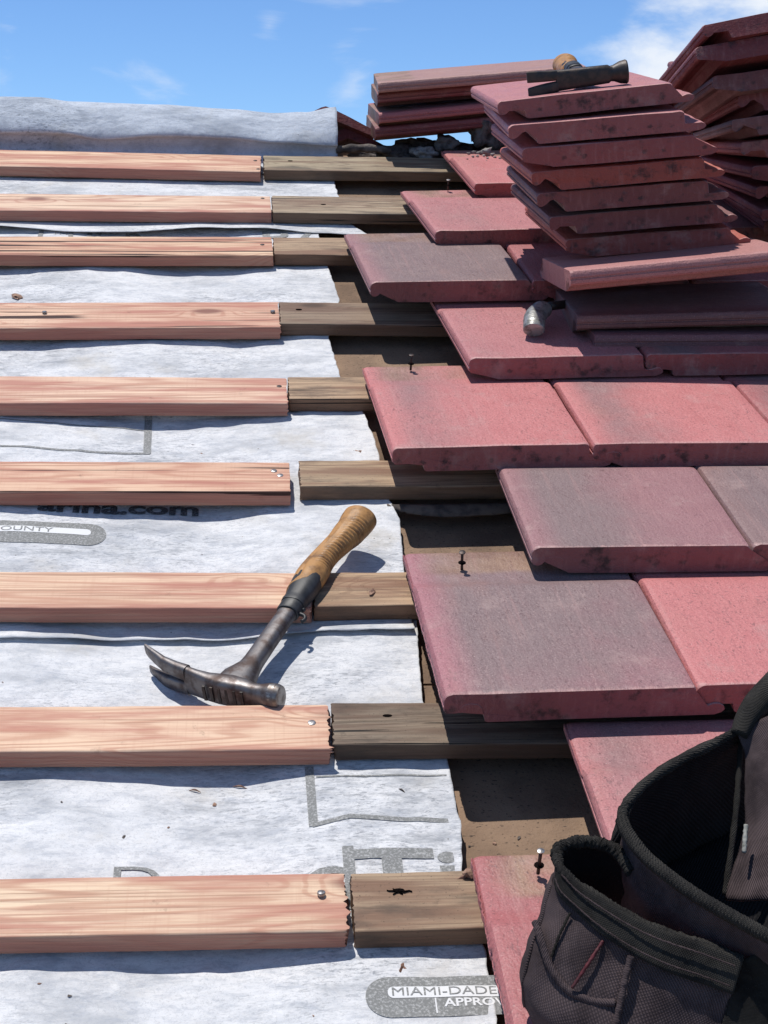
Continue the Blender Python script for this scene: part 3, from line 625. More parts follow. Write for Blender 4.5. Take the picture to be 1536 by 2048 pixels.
# ------------------------------------------------------------------ roof tiles
TL, TW, TT = 0.415, 0.323, 0.042
PROF = [(.000, .033), (.0010, .0368), (.0032, .0400), (.0070, .0416), (.011, TT), (.06, TT), (.12, TT), (.18, TT), (.24, TT), (.30, TT), (.3140, .0419), (.3190, .0408), (.3215, .0380), (.3225, .034), (.3230, .026), (.3238, .017), (.327, .0130), (.333, .0120), (.340, .0135), (.348, .0165), (.354, .0165), (.3595, .012), (.361, .0075), (.357, .003), (.348, .0), (.30, .0), (.22, .0008), (.14, .0), (.0570, .0), (.0535, .002), (.0515, .012), (.0485, .0225), (.043, .0272), (.034, .0283), (.026, .0265), (.0195, .0215), (.0145, .0165), (.0095, .0145), (.0045, .0150), (.0010, .0185), (.0, .0240), (.0022, .0255), (.0022, .0275), (.0, .0290)]
def tile_mesh(seed, rag=0.0, chip=0.0, taper=True):
    ys = [0, .0015, .0045, .010]+[.010+(TL-.016)*i/34 for i in range(1, 34)]+[TL-.006, TL-.0015, TL]
    if rag: ys = sorted(set(ys+[.006+(TL-.012)*i/110 for i in range(110)]))
    rings = []; cx, cz = .17, .02
    for k, y in enumerate(ys):
        e = 1.0 if y == 0 else (.45 if y < .002 else (.1 if y < .005 else 0))
        e2 = 1.0 if y == TL else (.4 if y > TL-.002 else 0)
        ring = []
        for i, (x, z) in enumerate(PROF):
            dx = dz = dy = 0
            if z > .012:
                dz -= .0013*max(e, e2); dx += (.0014*max(e, e2))*(1 if x < .17 else -1)*(1 if (x < .02 or x > .30) else 0)
            dz += .0004*noise.noise(Vector((x*25, y*25, seed)))
            if z > .03 and taper: dz -= .0115*smooth01(.280, .322, y)
            if e > 0 and z > .03: dz += .0016*noise.noise(Vector((x*130, seed, 1)))+.0012*noise.noise(Vector((x*320, seed, 6)))
            if e > 0:
                dz += .0008*noise.noise(Vector((x*70, seed*3.7, z*50)))+(.0012*noise.noise(Vector((x*28, seed*1.3, 7))) if z < .02 else 0)
                dy += .0014*noise.noise(Vector((x*40, z*60, seed+3)))
            if 20 <= i <= 24: dx += .0022*noise.noise(Vector((y*30, seed, 5)))+ (.002*noise.noise(Vector((y*9, seed, 1))))
            if chip and x > .29 and y < .03 and z > .02: dz -= chip*(1-y/.03)*max(0, .6+noise.noise(Vector((x*120, y*90, seed))))*.5
            if rag and (i >= 36 or i == 0) and i < 45: 
                s = (y*150+3*noise.noise(Vector((y*60, seed, 0)))) % 1.0; dx -= rag*s*(1.2 if i in (37, 38) else .6)*(.6+.6*noise.noise(Vector((y*25, 0, seed))))
            if i in (36, 37): dz += .0010*noise.noise(Vector((y*90, seed, 2)))
            ring.append(Vector((x+dx, y+dy, z+dz)))
        rings.append(ring)
    vs_, fs = loft(rings, capa=False, capb=False)
    n = len(PROF); bm = bmesh.new(); vl = [bm.verts.new(v) for v in vs_]
    for f in fs: bm.faces.new([vl[i] for i in f])
    for base in (0, (len(rings)-1)*n):
        f = bm.faces.new([vl[base+i] for i in range(n)]); bmesh.ops.triangulate(bm, faces=[f], ngon_method='EAR_CLIP')
    bmesh.ops.recalc_face_normals(bm, faces=bm.faces[:])
    m = bpy.data.meshes.new('concrete_tile'); bm.to_mesh(m); bm.free(); m.materials.append(MT)
    m.polygons.foreach_set('use_smooth', [True]*len(m.polygons)); m.set_sharp_from_angle(angle=radians(32)); return m
TMF = [tile_mesh(2.0, taper=False), tile_mesh(6.3, taper=False), tile_mesh(8.1, chip=.009, taper=False), tile_mesh(12.7, taper=False), tile_mesh(19.2, taper=False)]
TM = [tile_mesh(1.0), tile_mesh(5.3), tile_mesh(9.1, chip=.007), tile_mesh(13.7), tile_mesh(17.2), tile_mesh(21.9, rag=.0035), tile_mesh(3.3, rag=.0045)]
def tile(Mt, mesh, color, alpha, label, group, lib=None, head=True):
    o = ob('concrete_tile', (lib or TMF)[mesh], None, Mt, color+(alpha,)); 
    if not head: o.material_slots[0].link = 'OBJECT'; o.material_slots[0].material = MT2
    return props(o, label, 'roof tile', group)
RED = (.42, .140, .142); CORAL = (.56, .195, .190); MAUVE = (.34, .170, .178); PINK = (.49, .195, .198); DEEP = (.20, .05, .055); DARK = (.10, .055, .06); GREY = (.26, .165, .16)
LG = 'red flat tiles laid in courses'
# laid tiles: front-left corner (u, v of the front top edge), yaw, front height, mesh, colour, flash amount
def laid(u, vf, yw, mesh, color, al, label, tilt=6.2, wf=.0445, roll=0.0):
    return tile(T(u, vf, wf) @ RZ(yw) @ RX(-tilt) @ RY(-roll), mesh, color, al, label, LG, TM, 'standing nail' in label or 'pale nail' in label or 'tan head' in label or 'Farthest' in label)
laid(.251, -.418, .4, 6, RED, .25, 'Nearest pink laid tile, bottom course, with a standing nail, left of the tool pouch')
laid(.398, -.183, 0.3, 3, PINK, .1, 'Pink laid tile partly hidden behind the tool pouch')
laid(.724, -.181, 0.3, 1, RED, .5, 'Laid tile under the right side of the tool pouch')
laid(.577, -.415, .4, 1, RED, .35, 'Laid tile beneath the tool pouch in the bottom course')
laid(.2385, .2155, 1.6, 5, (.40, .165, .185), .72, 'Large grey mauve laid tile with a red left edge and a standing nail')
laid(.560, .228, .6, 2, CORAL, .05, 'Bright coral laid tile above the tool pouch at the right edge')
laid(.402, .551, .6, 1, MAUVE, .75, 'Dusty mauve laid tile right of the torn felt strip')
laid(.727, .556, .6, 4, GREY, .75, 'Grey brown laid tile at the right edge, below the coral and mauve tiles')
laid(.226, .848, 2.6, 0, CORAL, .42, 'Wide pink laid tile with purple scuffs and a standing nail, mid roof')
laid(.552, .862, 1.6, 3, CORAL, .5, 'Laid tile blending mauve to coral with a chipped left corner')
laid(.876, .870, 1.6, 1, RED, .3, 'Red laid tile at the right edge with only its rounded left side in view')
laid(.390, 1.178, 3.6, 4, PINK, .12, 'Pink laid tile carrying the silver taped grip')
laid(.716, 1.200, 1.8, 0, RED, .3, 'Laid tile under the three sideways tiles, meeting its neighbour in a hooked joint')
laid(.238, 1.520, 3.8, 1, MAUVE, .85, 'Grey mauve laid tile with a tan head, left edge over the seventh batten')
laid(.562, 1.540, 2.0, 3, RED, .2, 'Red laid tile in shade under the front of the tile stack')
laid(.396, 1.806, 5.0, 4, PINK, .15, 'Pink laid tile with a pale nail in its tan head, left of the tile stack')
laid(.722, 1.84, 2.0, 1, RED, .3, 'Shaded laid tile beneath the tile stack')
laid(.520, 2.115, 4.0, 3, CORAL, .05, 'Farthest laid tile, coral, sprinkled with mortar crumbs below the ridge')
laid(.846, 2.14, 3.0, 1, RED, .3, 'Shaded laid tile behind the tile stack near the ridge')
laid(.890, 1.545, 2.0, 0, RED, .3, 'Shaded laid tile under the right hand pile')
laid(1.048, 1.85, 2.0, 3, RED, .3, 'Shaded laid tile behind the right hand pile')
laid(1.040, 1.21, 2.0, 3, RED, .3, 'Laid tile at the far right under the sideways tiles')
# stack of seven with its ends to the camera
SG = 'red tiles in the tall front stack'
ST = [(0.454, 1.454, 0.424, -1.2, 12.0, 7.4, 0, PINK, .0, 'Topmost pink tile of the tall stack, the hammer lies on it'),
 (0.472, 1.428, 0.388, -2.2, 10.4, 6.4, 1, PINK, .1, 'Second tile from the top of the tall stack, pink lit top edge'),
 (0.498, 1.415, 0.350, -0.8, 10.9, 5.6, 3, RED, .1, 'Third tile from the top of the tall stack, row of dark imprints on its end'),
 (0.520, 1.416, 0.306, -0.9, 11.6, 5.8, 4, (.50, .13, .09), .0, 'Orange red fourth tile from the top, middle of the tall stack'),
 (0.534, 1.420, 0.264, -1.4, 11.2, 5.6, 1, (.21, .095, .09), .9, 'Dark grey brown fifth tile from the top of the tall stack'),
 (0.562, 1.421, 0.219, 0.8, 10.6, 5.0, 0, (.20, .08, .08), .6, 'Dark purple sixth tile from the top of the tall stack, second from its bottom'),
 (0.600, 1.435, 0.170, 0.9, 10.9, 4.6, 2, (.42, .10, .07), .0, 'Bottom tile of the tall stack, chipped at its right corner')]
def pose(x, y, z, yw, pt, rl): return T(x, y, z) @ RZ(yw) @ RX(-pt) @ RY(-rl)
SQ = T(0, 0, .005) @ Matrix.Diagonal((1, 1, .88, 1))
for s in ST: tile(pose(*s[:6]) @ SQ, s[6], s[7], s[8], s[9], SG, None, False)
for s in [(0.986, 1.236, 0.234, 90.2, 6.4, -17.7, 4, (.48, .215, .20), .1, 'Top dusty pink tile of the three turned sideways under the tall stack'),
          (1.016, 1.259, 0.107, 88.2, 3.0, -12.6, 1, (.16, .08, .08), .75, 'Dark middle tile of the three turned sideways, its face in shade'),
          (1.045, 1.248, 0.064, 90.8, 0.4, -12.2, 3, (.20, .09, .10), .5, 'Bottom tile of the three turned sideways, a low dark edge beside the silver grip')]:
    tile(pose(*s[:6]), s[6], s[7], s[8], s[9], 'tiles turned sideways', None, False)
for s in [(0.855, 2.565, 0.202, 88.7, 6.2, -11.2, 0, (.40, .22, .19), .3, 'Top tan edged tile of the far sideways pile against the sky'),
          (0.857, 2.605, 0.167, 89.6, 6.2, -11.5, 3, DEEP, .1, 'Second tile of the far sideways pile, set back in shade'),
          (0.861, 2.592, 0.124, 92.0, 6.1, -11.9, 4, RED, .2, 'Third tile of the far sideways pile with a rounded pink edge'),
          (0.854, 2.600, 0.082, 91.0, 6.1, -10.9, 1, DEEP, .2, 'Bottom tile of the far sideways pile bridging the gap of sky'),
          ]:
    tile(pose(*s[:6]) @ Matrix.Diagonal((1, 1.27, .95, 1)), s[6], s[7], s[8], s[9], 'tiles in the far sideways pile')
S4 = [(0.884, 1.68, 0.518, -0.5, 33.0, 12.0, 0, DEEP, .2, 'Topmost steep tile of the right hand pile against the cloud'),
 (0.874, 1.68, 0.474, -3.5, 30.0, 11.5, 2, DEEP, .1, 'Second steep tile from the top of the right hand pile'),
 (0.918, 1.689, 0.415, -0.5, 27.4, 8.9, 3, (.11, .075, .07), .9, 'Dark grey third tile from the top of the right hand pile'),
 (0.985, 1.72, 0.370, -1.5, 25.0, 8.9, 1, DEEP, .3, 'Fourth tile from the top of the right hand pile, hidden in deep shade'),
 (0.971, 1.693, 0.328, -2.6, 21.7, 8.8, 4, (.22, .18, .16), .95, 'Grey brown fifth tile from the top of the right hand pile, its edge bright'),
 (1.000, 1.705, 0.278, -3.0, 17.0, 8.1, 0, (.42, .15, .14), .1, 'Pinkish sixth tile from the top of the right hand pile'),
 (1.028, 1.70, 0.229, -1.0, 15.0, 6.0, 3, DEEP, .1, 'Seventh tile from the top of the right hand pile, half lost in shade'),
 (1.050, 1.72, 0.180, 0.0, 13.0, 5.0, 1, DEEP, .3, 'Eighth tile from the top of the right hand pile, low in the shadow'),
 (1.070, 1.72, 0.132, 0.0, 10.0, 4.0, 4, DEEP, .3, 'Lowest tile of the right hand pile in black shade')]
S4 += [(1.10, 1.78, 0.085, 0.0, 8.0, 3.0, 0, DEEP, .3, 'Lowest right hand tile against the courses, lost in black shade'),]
for k in range(7): S4.append((1.02+.006*(k % 3), 2.19-.012*k, .05+.040*k, 2.0-k, 9.0, 4.0, (k+1) % 4, DEEP, .2, 'Tile of the hidden pile in shade between the tall stack and the right hand pile'))  # unseen dark tiles added to keep bright sky out of the gap
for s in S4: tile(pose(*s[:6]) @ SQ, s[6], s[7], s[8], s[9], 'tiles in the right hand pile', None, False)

# ------------------------------------------------------------------ ridge things
def ridge_cap(Mr, label, length=.40, mat=None):
    # bent cap: an angular shell open underneath, one end to the camera
    n = 20; rings = []
    prof = [(-.13, -.055), (-.06, -.008), (-.012, .018), (0, .021), (.012, .018), (.06, -.006), (.13, -.045), (.128, -.062), (.055, -.03), (0, -.008), (-.055, -.032), (-.128, -.072)]
    for j in range(n+1):
        y = length*j/n; rings.append([(x+.001*noise.noise(Vector((x*60, y*60, 1))), y, z+.002*noise.noise(Vector((x*50, y*50, 4)))) for x, z in prof])
    v, f = loft(rings); o = ob('ridge_tile', me('ridge_tile', v, f, MT, True, 35), None, Mr, DEEP+(.1,)); props(o, label, 'ridge tile', 'ridge tiles'); return o
rc = (0.2093,2.8000,0.0591)
ridge_cap(T(rc[0], 2.80, rc[2]-.021) @ RX(-38), 'Dark red angular ridge tile poking up behind the membrane corner')
ridge_cap(T(rc[0]+.060, 2.79, rc[2]-.075) @ RX(-38), 'Lower ridge tile tucked beneath the angular one left of the far pile')
rc = (0.6385,2.6600,0.0651)
ridge_cap(T(rc[0]+.07, 2.64, rc[2]+.010) @ RZ(-20) @ RX(6), 'Broken maroon ridge tile propping the far pile right of the sky gap', .22)
# mortar bedding along the ridge
def lumps(name, items, mat, label, category, group=None):
    V_ = []; 
    for k, (p, r, sq) in enumerate(items):
        v, f = rock(r, k*1.7+len(items), 3, .4, sq); V_.append(([a+Vector(p) for a in v], f))
    v, f = join(V_); o = ob(name, me(name, v, f, mat, True), None); return props(o, label, category, group)
lumps('mortar_bed', [((0.3863,2.6600,-0.0196), .030, (1.6, 1.2, .6)), ((0.4419,2.6900,-0.0161), .032, (1.5, 1.2, .7)), ((0.5440,2.7000,-0.0298), .03, (2.2, 1.2, .7)), ((0.4835,2.7000,-0.0282), .034, (1.8, 1.2, .8)), ((0.6075,2.7200,-0.0366), .034, (2.2, 1.2, .7)), ((0.6880,2.7200,-0.0270), .04, (2.2, 1.2, .8)), ((0.3222,2.6800,-0.0312), .028, (2, 1, .6))], MMORT, 'Dark crumbling mortar bed along the ridge under the far pile', 'mortar')
props(ob('mortar_lump', me('mortar_lump', *rock(.026, 4.4, 3, .5, (1.2, 1, .9)), MMORT), None, T(*(0.5172,2.6300,0.0138))), 'Tall dark mortar lump standing against the strip of sky', 'mortar lump', 'mortar lumps')
props(ob('mortar_lump', me('mortar_lump', *rock(.022, 8.4, 3, .5, (1.3, 1, .7)), MMORTL), None, T(*(0.4586,2.6000,-0.0002))), 'Greyish mortar lump in front of the dark mortar bed', 'mortar lump', 'mortar lumps')
props(ob('mortar_lump', me('mortar_lump', *rock(.030, 2.2, 3, .5, (1.1, 1, 1.5)), MMORT), None, T(*(0.6213,2.6200,0.0466))), 'Dark mortar lump wedged at the right end of the sky gap', 'mortar lump', 'mortar lumps')
v, f = tube([(0.2286,2.6200,-0.0026), (0.2648,2.6200,0.0020), (0.3237,2.6250,0.0014), (0.3718,2.6200,-0.0028)], lambda t: .011*(1-.5*abs(t-.45))+.0015*sin(t*23), 14, 24, 1.0)
props(ob('weathered_stick', me('weathered_stick', v, f, MBARK), None), 'Grey weathered strip of wood lying at the ridge beside the membrane corner', 'wood strip')
# crumbs on the farthest laid tile
def on_tile8(x, y): p = Vector((0, 0, 0)); return p
for k, (p, r) in enumerate([((0.5960,2.4400,0.0580), .011), ((0.5755,2.4271,0.0580), .005), ((0.5613,2.4342,0.0580), .004), ((0.5460,2.4216,0.0580), .0035), ((0.6049,2.4138,0.0590), .0045), ((0.5824,2.4049,0.0590), .003), ((0.5656,2.4002,0.0590), .003), ((0.6085,2.3946,0.0590), .003), ((0.5881,2.3828,0.0600), .0026), ((0.5538,2.3957,0.0590), .0025), ((0.6194,2.3844,0.0600), .003), ((0.5825,2.3596,0.0600), .002), ((0.5372,2.3726,0.0600), .002)]):
    v, f = rock(r, k*2.3, 2, .6, (1.2, 1, .8))
    props(ob('mortar_crumb', me('mortar_crumb', v, f, MMORTL), None, T(*p)), 'Pale mortar crumb, the largest of those scattered on the farthest laid tile' if k == 0 else 'Small mortar crumb scattered on the farthest laid tile', 'crumb', 'mortar crumbs')
# torn felt under the fourth old batten
fp = [(0.2228,0.8705,-0.0300), (0.2456,0.8702,-0.0280), (0.3111,0.8681,-0.0270), (0.4355,0.8721,-0.0270)]; fq = [(0.2251,0.8579,-0.0300), (0.2677,0.8418,-0.0300), (0.3238,0.8336,-0.0300), (0.4315,0.8438,-0.0300)]
A_, B_ = cat(fp, 30), cat(fq, 30)
rings = [[A_[i], (A_[i]*2+B_[i])/3+Vector((0, 0, .004+.002*noise.noise(Vector((i*.7, 0, 0))))), (A_[i]+B_[i]*2)/3+Vector((0, 0, .003)), B_[i]+Vector((0, .004*noise.noise(Vector((i*.9, 4, 0))), 0))] for i in range(30)]
v, f = loft(rings, closed=False); o = ob('felt_strip', me('felt_strip', v, f, MFELT), None); s = o.modifiers.new('t', 'SOLIDIFY'); s.thickness = .002
props(o, 'Torn dark felt strip sticking out under the fourth old batten', 'felt strip')

# ------------------------------------------------------------------ nails standing in tile heads
def nail(base, h, label, mat, dirv=(0, 0, 1), hr=.0048, sr=.0021):
    b_ = Vector(base); d = Vector(dirv).normalized()
    v1 = tube([b_-d*.012, b_+d*h*.5, b_+d*h], sr, 10); q = d.to_track_quat('Z', 'Y').to_matrix()
    hv, hf = lathe([(.0022, -.001), (hr, .0), (hr, .0012), (hr*.6, .0018), (.0003, .0019)], 14)
    r0 = empty('nail', T(*b_), label, 'nail', 'nails standing in tile heads')
    vv = [a-b_ for a in v1[0]]; ob('shank', me('shank', vv, v1[1], MRUST), r0)
    ob('head', me('head', [q @ a+d*h for a in hv], hf, mat, True, 40), r0)
    hv, hf = lathe([(.0045, -.0006), (.0044, .0002), (.002, .0001)], 10)
    ob('nail_hole', me('nail_hole', [Vector((a.x*1.3, a.y*1.2, a.z+.0008)) for a in hv], hf, MHOLE), r0)
nail((0.3067,0.5757,0.0480), .019, 'Dark nail standing in the head of the large grey mauve tile', MRUST, (-.06, -.1, 1))
nail((0.2940,1.2400,0.0470), .017, 'Dark nail standing in the tan head of the wide scuffed tile', MRUST)
nail((0.4723,2.2163,0.0460), .013, 'Bright headed nail in the tan head of the tile left of the tall stack', MNAIL)
nail((0.3176,-0.0406,0.0500), .021, 'Nearest standing nail, beside the tool pouch', MNAIL, (0, .0, 1), .0042)

# ------------------------------------------------------------------ wood chips on the membrane
def chip(p, r, seed, label, sq=(1.6, .9, .45), mat=None):
    v, f = rock(r, seed, 2, .7, sq); props(ob('wood_chip', me('wood_chip', v, f, mat or MCHIP, False), None, T(*p) @ RZ(seed*40)), label, 'wood chip', 'wood chips and debris')
chip((-0.3584,1.7366,-0.0360), .009, 1.1, 'Brown crumbled chip on the membrane above the sixth batten, right one of two')
chip((-0.4771,1.7288,-0.0360), .009, 2.9, 'Brown crumbled chip on the membrane above the sixth batten at the left edge')
chip((0.1917,1.0494,-0.0300), .005, 3.7, 'Small dark chip near the membrane edge above the fourth old batten')
chip((0.1630,-0.1090,-0.0310), .0055, 4.1, 'Reddish brown chip above the printed oval near the bottom', (.9, 1.6, .6))
chip((-0.2202,0.1847,-0.0410), .0022, 5.1, 'Tiny black speck on the membrane between the two lowest battens', mat=MRUST)
chip((0.1777,0.5724,0.0010), .0045, 6.2, 'Small pale splinter on the old batten right of the hammer grip', (1.8, .8, .5))
chip((0.2522,0.0001,0.0020), .008, 7.4, 'Pale wood splinter wedged between the nearest old batten and the nearest tile', (.7, 1.8, .6))
for k, (a, b_) in enumerate([((-0.0755,0.1979,-0.0410), (-0.0605,0.1937,-0.0410)), ((-0.0210,0.2037,-0.0410), (-0.0030,0.1985,-0.0410)), ((0.1830,0.1794,-0.0290), (0.1928,0.1699,-0.0290))]):
    v, f = tube([Vector(a), (Vector(a)+Vector(b_))/2+Vector((0, .001, .002)), Vector(b_)], lambda t: .0013*(1.05-abs(t-.5)*1.6), 6, 8)
    props(ob('splinter', me('splinter', v, f, MCHIP if k < 2 else MRUST), None), ['Red brown wood splinter on the membrane below the second batten, leftmost', 'Pale wood splinter on the membrane below the second batten, right of the red one', 'Dark splinter inside the printed box outline'][k], 'splinter', 'splinters')

rs = random.Random(11)
for k in range(46):
    on_deck = k % 3 == 0
    if on_deck: u_, v_ = rs.choice([(.20, .10), (.30, .12), (.22, .72), (.28, .75), (.17, 1.10), (.18, 1.42), (.26, 1.42), (.12, 1.75)]); u_ += rs.uniform(-.04, .04); v_ += rs.uniform(-.03, .03); w_ = -.053
    else:
        v_ = rs.choice([-.13, .16, .45, .75, 1.08, 1.40, 1.72, .14, .42, 1.06])+rs.uniform(-.06, .04); u_ = rs.uniform(-.38, .10); w_ = hA(u_, v_)+.0004
    v, f = rock(rs.uniform(.0009, .0024), k*1.9, 1, .8, (1.5, 1, .6))
    props(ob('debris_speck', me('debris_speck', v, f, MCHIP if k % 2 else MBARK, False), None, T(u_, v_, w_) @ RZ(k*50)), 'Tiny dark speck of tear-off debris on the bare boards' if on_deck else 'Tiny dark speck of tear-off debris on the white membrane', 'speck', 'specks on the boards' if on_deck else 'specks on the membrane')

# ------------------------------------------------------------------ hammer on the membrane
def smooth_ring(cx, cy, cz, ax, ay, rx, ry, n=20, p=2.0):
    # superellipse ring in the plane of ax, ay
    out = []
    for k in range(n):
        a = 2*pi*k/n; c, s = cos(a), sin(a)
        out.append(Vector((cx, cy, cz))+ax*(rx*abs(c)**(2/p)*(1 if c > 0 else -1))+ay*(ry*abs(s)**(2/p)*(1 if s > 0 else -1)))
    return out
def hammer_head_mesh():
    # local: handle along +y, face towards +x, claw towards -x, z up
    Z = Vector((0, 0, 1)); rings = []
    def R(x, y, ang, rx, rz, p=2.4): d = Vector((cos(ang), sin(ang), 0)); n_ = Vector((-d.y, d.x, 0)); return smooth_ring(x, y, 0, n_, Z, rx, rz, 24, p)
    for x, y, a, rx, rz, p in [(.064, -.002, 0, .0125, .0125, 2), (.0635, -.002, 0, .0155, .0155, 2), (.060, -.002, 0, .0168, .0168, 2), (.050, -.002, 0, .0168, .0168, 2), (.046, -.002, 0, .0155, .0155, 2), (.038, -.003, 0, .0115, .0125, 2.2), (.028, -.003, 0, .0112, .0125, 2.4), (.016, -.002, 0, .0125, .0145, 3), (0, -.002, 0, .0135, .0155, 3.4), (-.018, -.002, -.02, .0125, .0155, 3.4), (-.034, -.001, -.06, .0100, .0155, 3.2), (-.052, .0022, -.16, .0080, .0160, 3), (-.068, .0058, -.22, .0068, .0168, 3)]:
        rings.append(R(x, y, a, rx*1.04*(.92 if x > .04 else 1), rz*1.24*(.86 if x > .04 else 1), p))
    body = loft(rings, capa=True, capb=True)
    claws = []
    for sgn in (1, -1):
        cr = []
        for x, y, a, rx, zc, rz in [(-.066, .0055, -.20, .0076, .0112, .0108), (-.084, .0088, -.26, .0068, .0122, .0104), (-.104, .0140, -.32, .0058, .0138, .0102), (-.119, .0215, -.46, .0046, .0154, .0098), (-.132, .0285, -.52, .0032, .0166, .0092), (-.139, .0328, -.55, .0018, .0172, .0086)]:
            d = Vector((cos(a), sin(a), 0)); n_ = Vector((-d.y, d.x, 0)); cr.append(smooth_ring(x, y, sgn*zc, n_, Z, rx, rz, 16, 3.2))
        claws.append(loft(cr))
    return join([body]+claws)
def build_hammer(Mh, label, grip_mat=MGRIP, straight=False):
    root = empty('claw_hammer', Mh, label, 'hammer', 'hammers')
    hv, hf = hammer_head_mesh()
    if straight:
        Z_ = Vector((0, 0, 1)); Y_ = Vector((0, 1, 0))
        rg = [smooth_ring(x, y, 0, Y_, Z_, ry, rz, 28, p) for x, y, ry, rz, p in [(.072, -.002, .013, .013, 2), (.0715, -.002, .0195, .0200, 2), (.069, -.002, .0212, .0218, 2), (.058, -.002, .0195, .0200, 2), (.046, -.002, .0140, .0148, 2), (.040, -.003, .0125, .0140, 2.3), (.036, -.003, .0135, .0165, 3.5), (.0, -.003, .0150, .0175, 4), (-.03, -.003, .0130, .0180, 4), (-.060, -.006, .0095, .0190, 4)]]
        pr = [loft([smooth_ring(x, y, q*zc, Y_, Z_, ry, rz, 20, 4) for x, y, ry, zc, rz in [(-.058, -.006, .0096, .0098, .0095), (-.08, -.012, .0080, .0110, .0098), (-.10, -.021, .0062, .0128, .0100), (-.114, -.030, .0040, .0142, .0100), (-.116, -.031, .0030, .0143, .0094)]]) for q in (1, -1)]
        hv, hf = join([loft(rg)]+pr)
    ob('head', me('head', hv, hf, MSTEEL if not straight else MDARKST, True, 40), root)
    if not straight:
        fv, ff = lathe([(.001, .0006), (.0188, .0), (.0206, -.004), (.0211, -.010), (.0208, -.014)], 28)
        ob('striking_face', me('striking_face', [Vector((v.z+.0655, v.x*.76-.002, v.y*.86)) for v in fv], ff, MBRIGHT, True, 40), root)
        # cheek grooves on the outer side of the head
        gv = []
        for k in range(6):
            x = -.034+k*.0105; gv.append(loft([[Vector((x-.0018, -.0163+a, z)), Vector((x+.0018, -.0163+a, z)), Vector((x+.0018, -.0138+a, z)), Vector((x-.0018, -.0138+a, z))] for z, a in ((-.011, .001), (-.006, 0), (.006, 0), (.011, .001))]))
        ob('cheek_groove', me('cheek_groove', *join(gv), MDARKST, True, 40), root)
    Z = Vector((0, 0, 1)); X = Vector((1, 0, 0))
    # shaft: oval steel with flared root
    rings = []
    for y, rx, rz in [(-.004, .026, .0125), (.010, .0235, .0122), (.016, .0200, .0118), (.026, .0185, .0115), (.036, .0150, .0110), (.046, .0118, .0100), (.058, .0108, .0092), (.10, .0104, .0088), (.15, .0102, .0086), (.178, .0102, .0086)]:
        off = -.004 if y < .04 else 0
        rings.append(smooth_ring(off*(1 if y < .03 else .4), y, 0, X, Z, rx*1.26, rz*1.2, 28, 2.6))
    ob('shaft', me('shaft', *loft(rings), MSTEEL if not straight else MDARKST, True, 50), root)
    rings = [smooth_ring(0, y, 0, X, Z, r*1.38, r*1.18, 24, 2.4) for y, r in ((.166, .0105), (.167, .0112), (.188, .0114), (.189, .0105))]
    ob('collar', me('collar', *loft(rings), MRUB, True, 40), root)
    if not straight:
        v1 = tube([(.014, .172, -.002), (.023, .170, -.003), (.026, .164, -.004), (.024, .158, -.004)], .0028, 8, 10); v2 = tube([(.012, .184, -.001), (.019, .180, -.002)], .0026, 8, 4)
        ob('belt_clip', me('belt_clip', *join([v1, v2]), MRUB), root)
    # rubber throat then ridged tan grip, slightly bowed, flared at the butt
    def bow(y): return .010*smooth01(.24, .40, y)*(1 if y > .24 else 0)-.006*math.exp(-((y-.30)/.05)**2)
    rings = []
    for i in range(14):
        y = .184+i*.0047; r = .0125+.0035*smooth01(.184, .235, y)+(.0012*math.exp(-((y-.187)/.003)**2)); rings.append(smooth_ring(bow(y), y, 0, X, Z, r*1.28, r*1.10, 32, 2.5))
    ob('throat', me('throat', *loft(rings), MRUB, True, 50), root)
    rings = []; n = 190
    for i in range(n+1):
        t = i/n; y = .222+t*.192
        r = .0158+.0015*math.exp(-((y-.255)/.02)**2)-.0014*math.exp(-((y-.31)/.03)**2)+.0022*smooth01(.34, .372, y)+.0022*smooth01(.375, .400, y)
        if t > .972: r *= math.sqrt(max(.01, 1-((t-.972)/.0285)**2))
        if t < .02: r *= .93
        ring = []
        for k in range(48):
            a = 2*pi*k/48; c, s = cos(a), sin(a); rad = r
            ridgezone = smooth01(.15, .45, c)*smooth01(.262, .27, y)*smooth01(.392, .384, y)
            rad += ridgezone*.0017*(abs(sin(y*pi/.0064))-.5)
            rad -= .0018*math.exp(-((c-.05)/.06)**2)*smooth01(.25, .262, y)*(s > 0)*smooth01(.40, .392, y)
            rad -= .0017*math.exp(-((c+.35+1.2*abs(y-.275))/.06)**2)*(s > 0)*smooth01(.232, .24, y)*smooth01(.36, .35, y)
            ring.append(Vector((bow(y)+c*rad*1.28, y, s*rad*1.12)))
        # the throat tongue: slanted start
        ring = [Vector((p.x, p.y+(.016*(p.x-bow(y))/.019)*(1-t)**8, p.z)) for p in ring]
        rings.append(ring)
    ob('grip', me('grip', *loft(rings), grip_mat, True, 60), root)
    return root
hd = Vector((-0.0204,0.3520,-0.0040)); cp = Vector((0.1569,0.7359,0.0220))
d = (cp-hd); ln = d.length; d.normalize(); xax = Vector((d.y, -d.x, 0)).normalized(); zax = xax.cross(d).normalized()
sc = ln/.400
Mh = Matrix(((xax.x*sc, d.x*sc, zax.x*sc, hd.x), (xax.y*sc, d.y*sc, zax.y*sc, hd.y), (xax.z*sc, d.z*sc, zax.z*sc, hd.z), (0, 0, 0, 1)))
Mh = Mh @ RY(-8)
build_hammer(Mh, 'Steel claw hammer with ridged tan grip lying across the third batten')
print('HAMMER', hd, cp, sc)
# second hammer, seen end-on, lying on the tall stack
topM = pose(*ST[0][:6])
Mh2 = topM @ T(.180, .060, TT+.0215) @ RZ(-2.5) @ RY(-1.5) @ RX(-.4)
build_hammer(Mh2, 'Dark claw hammer seen head-on lying on top of the tall stack', MGRIP, True)

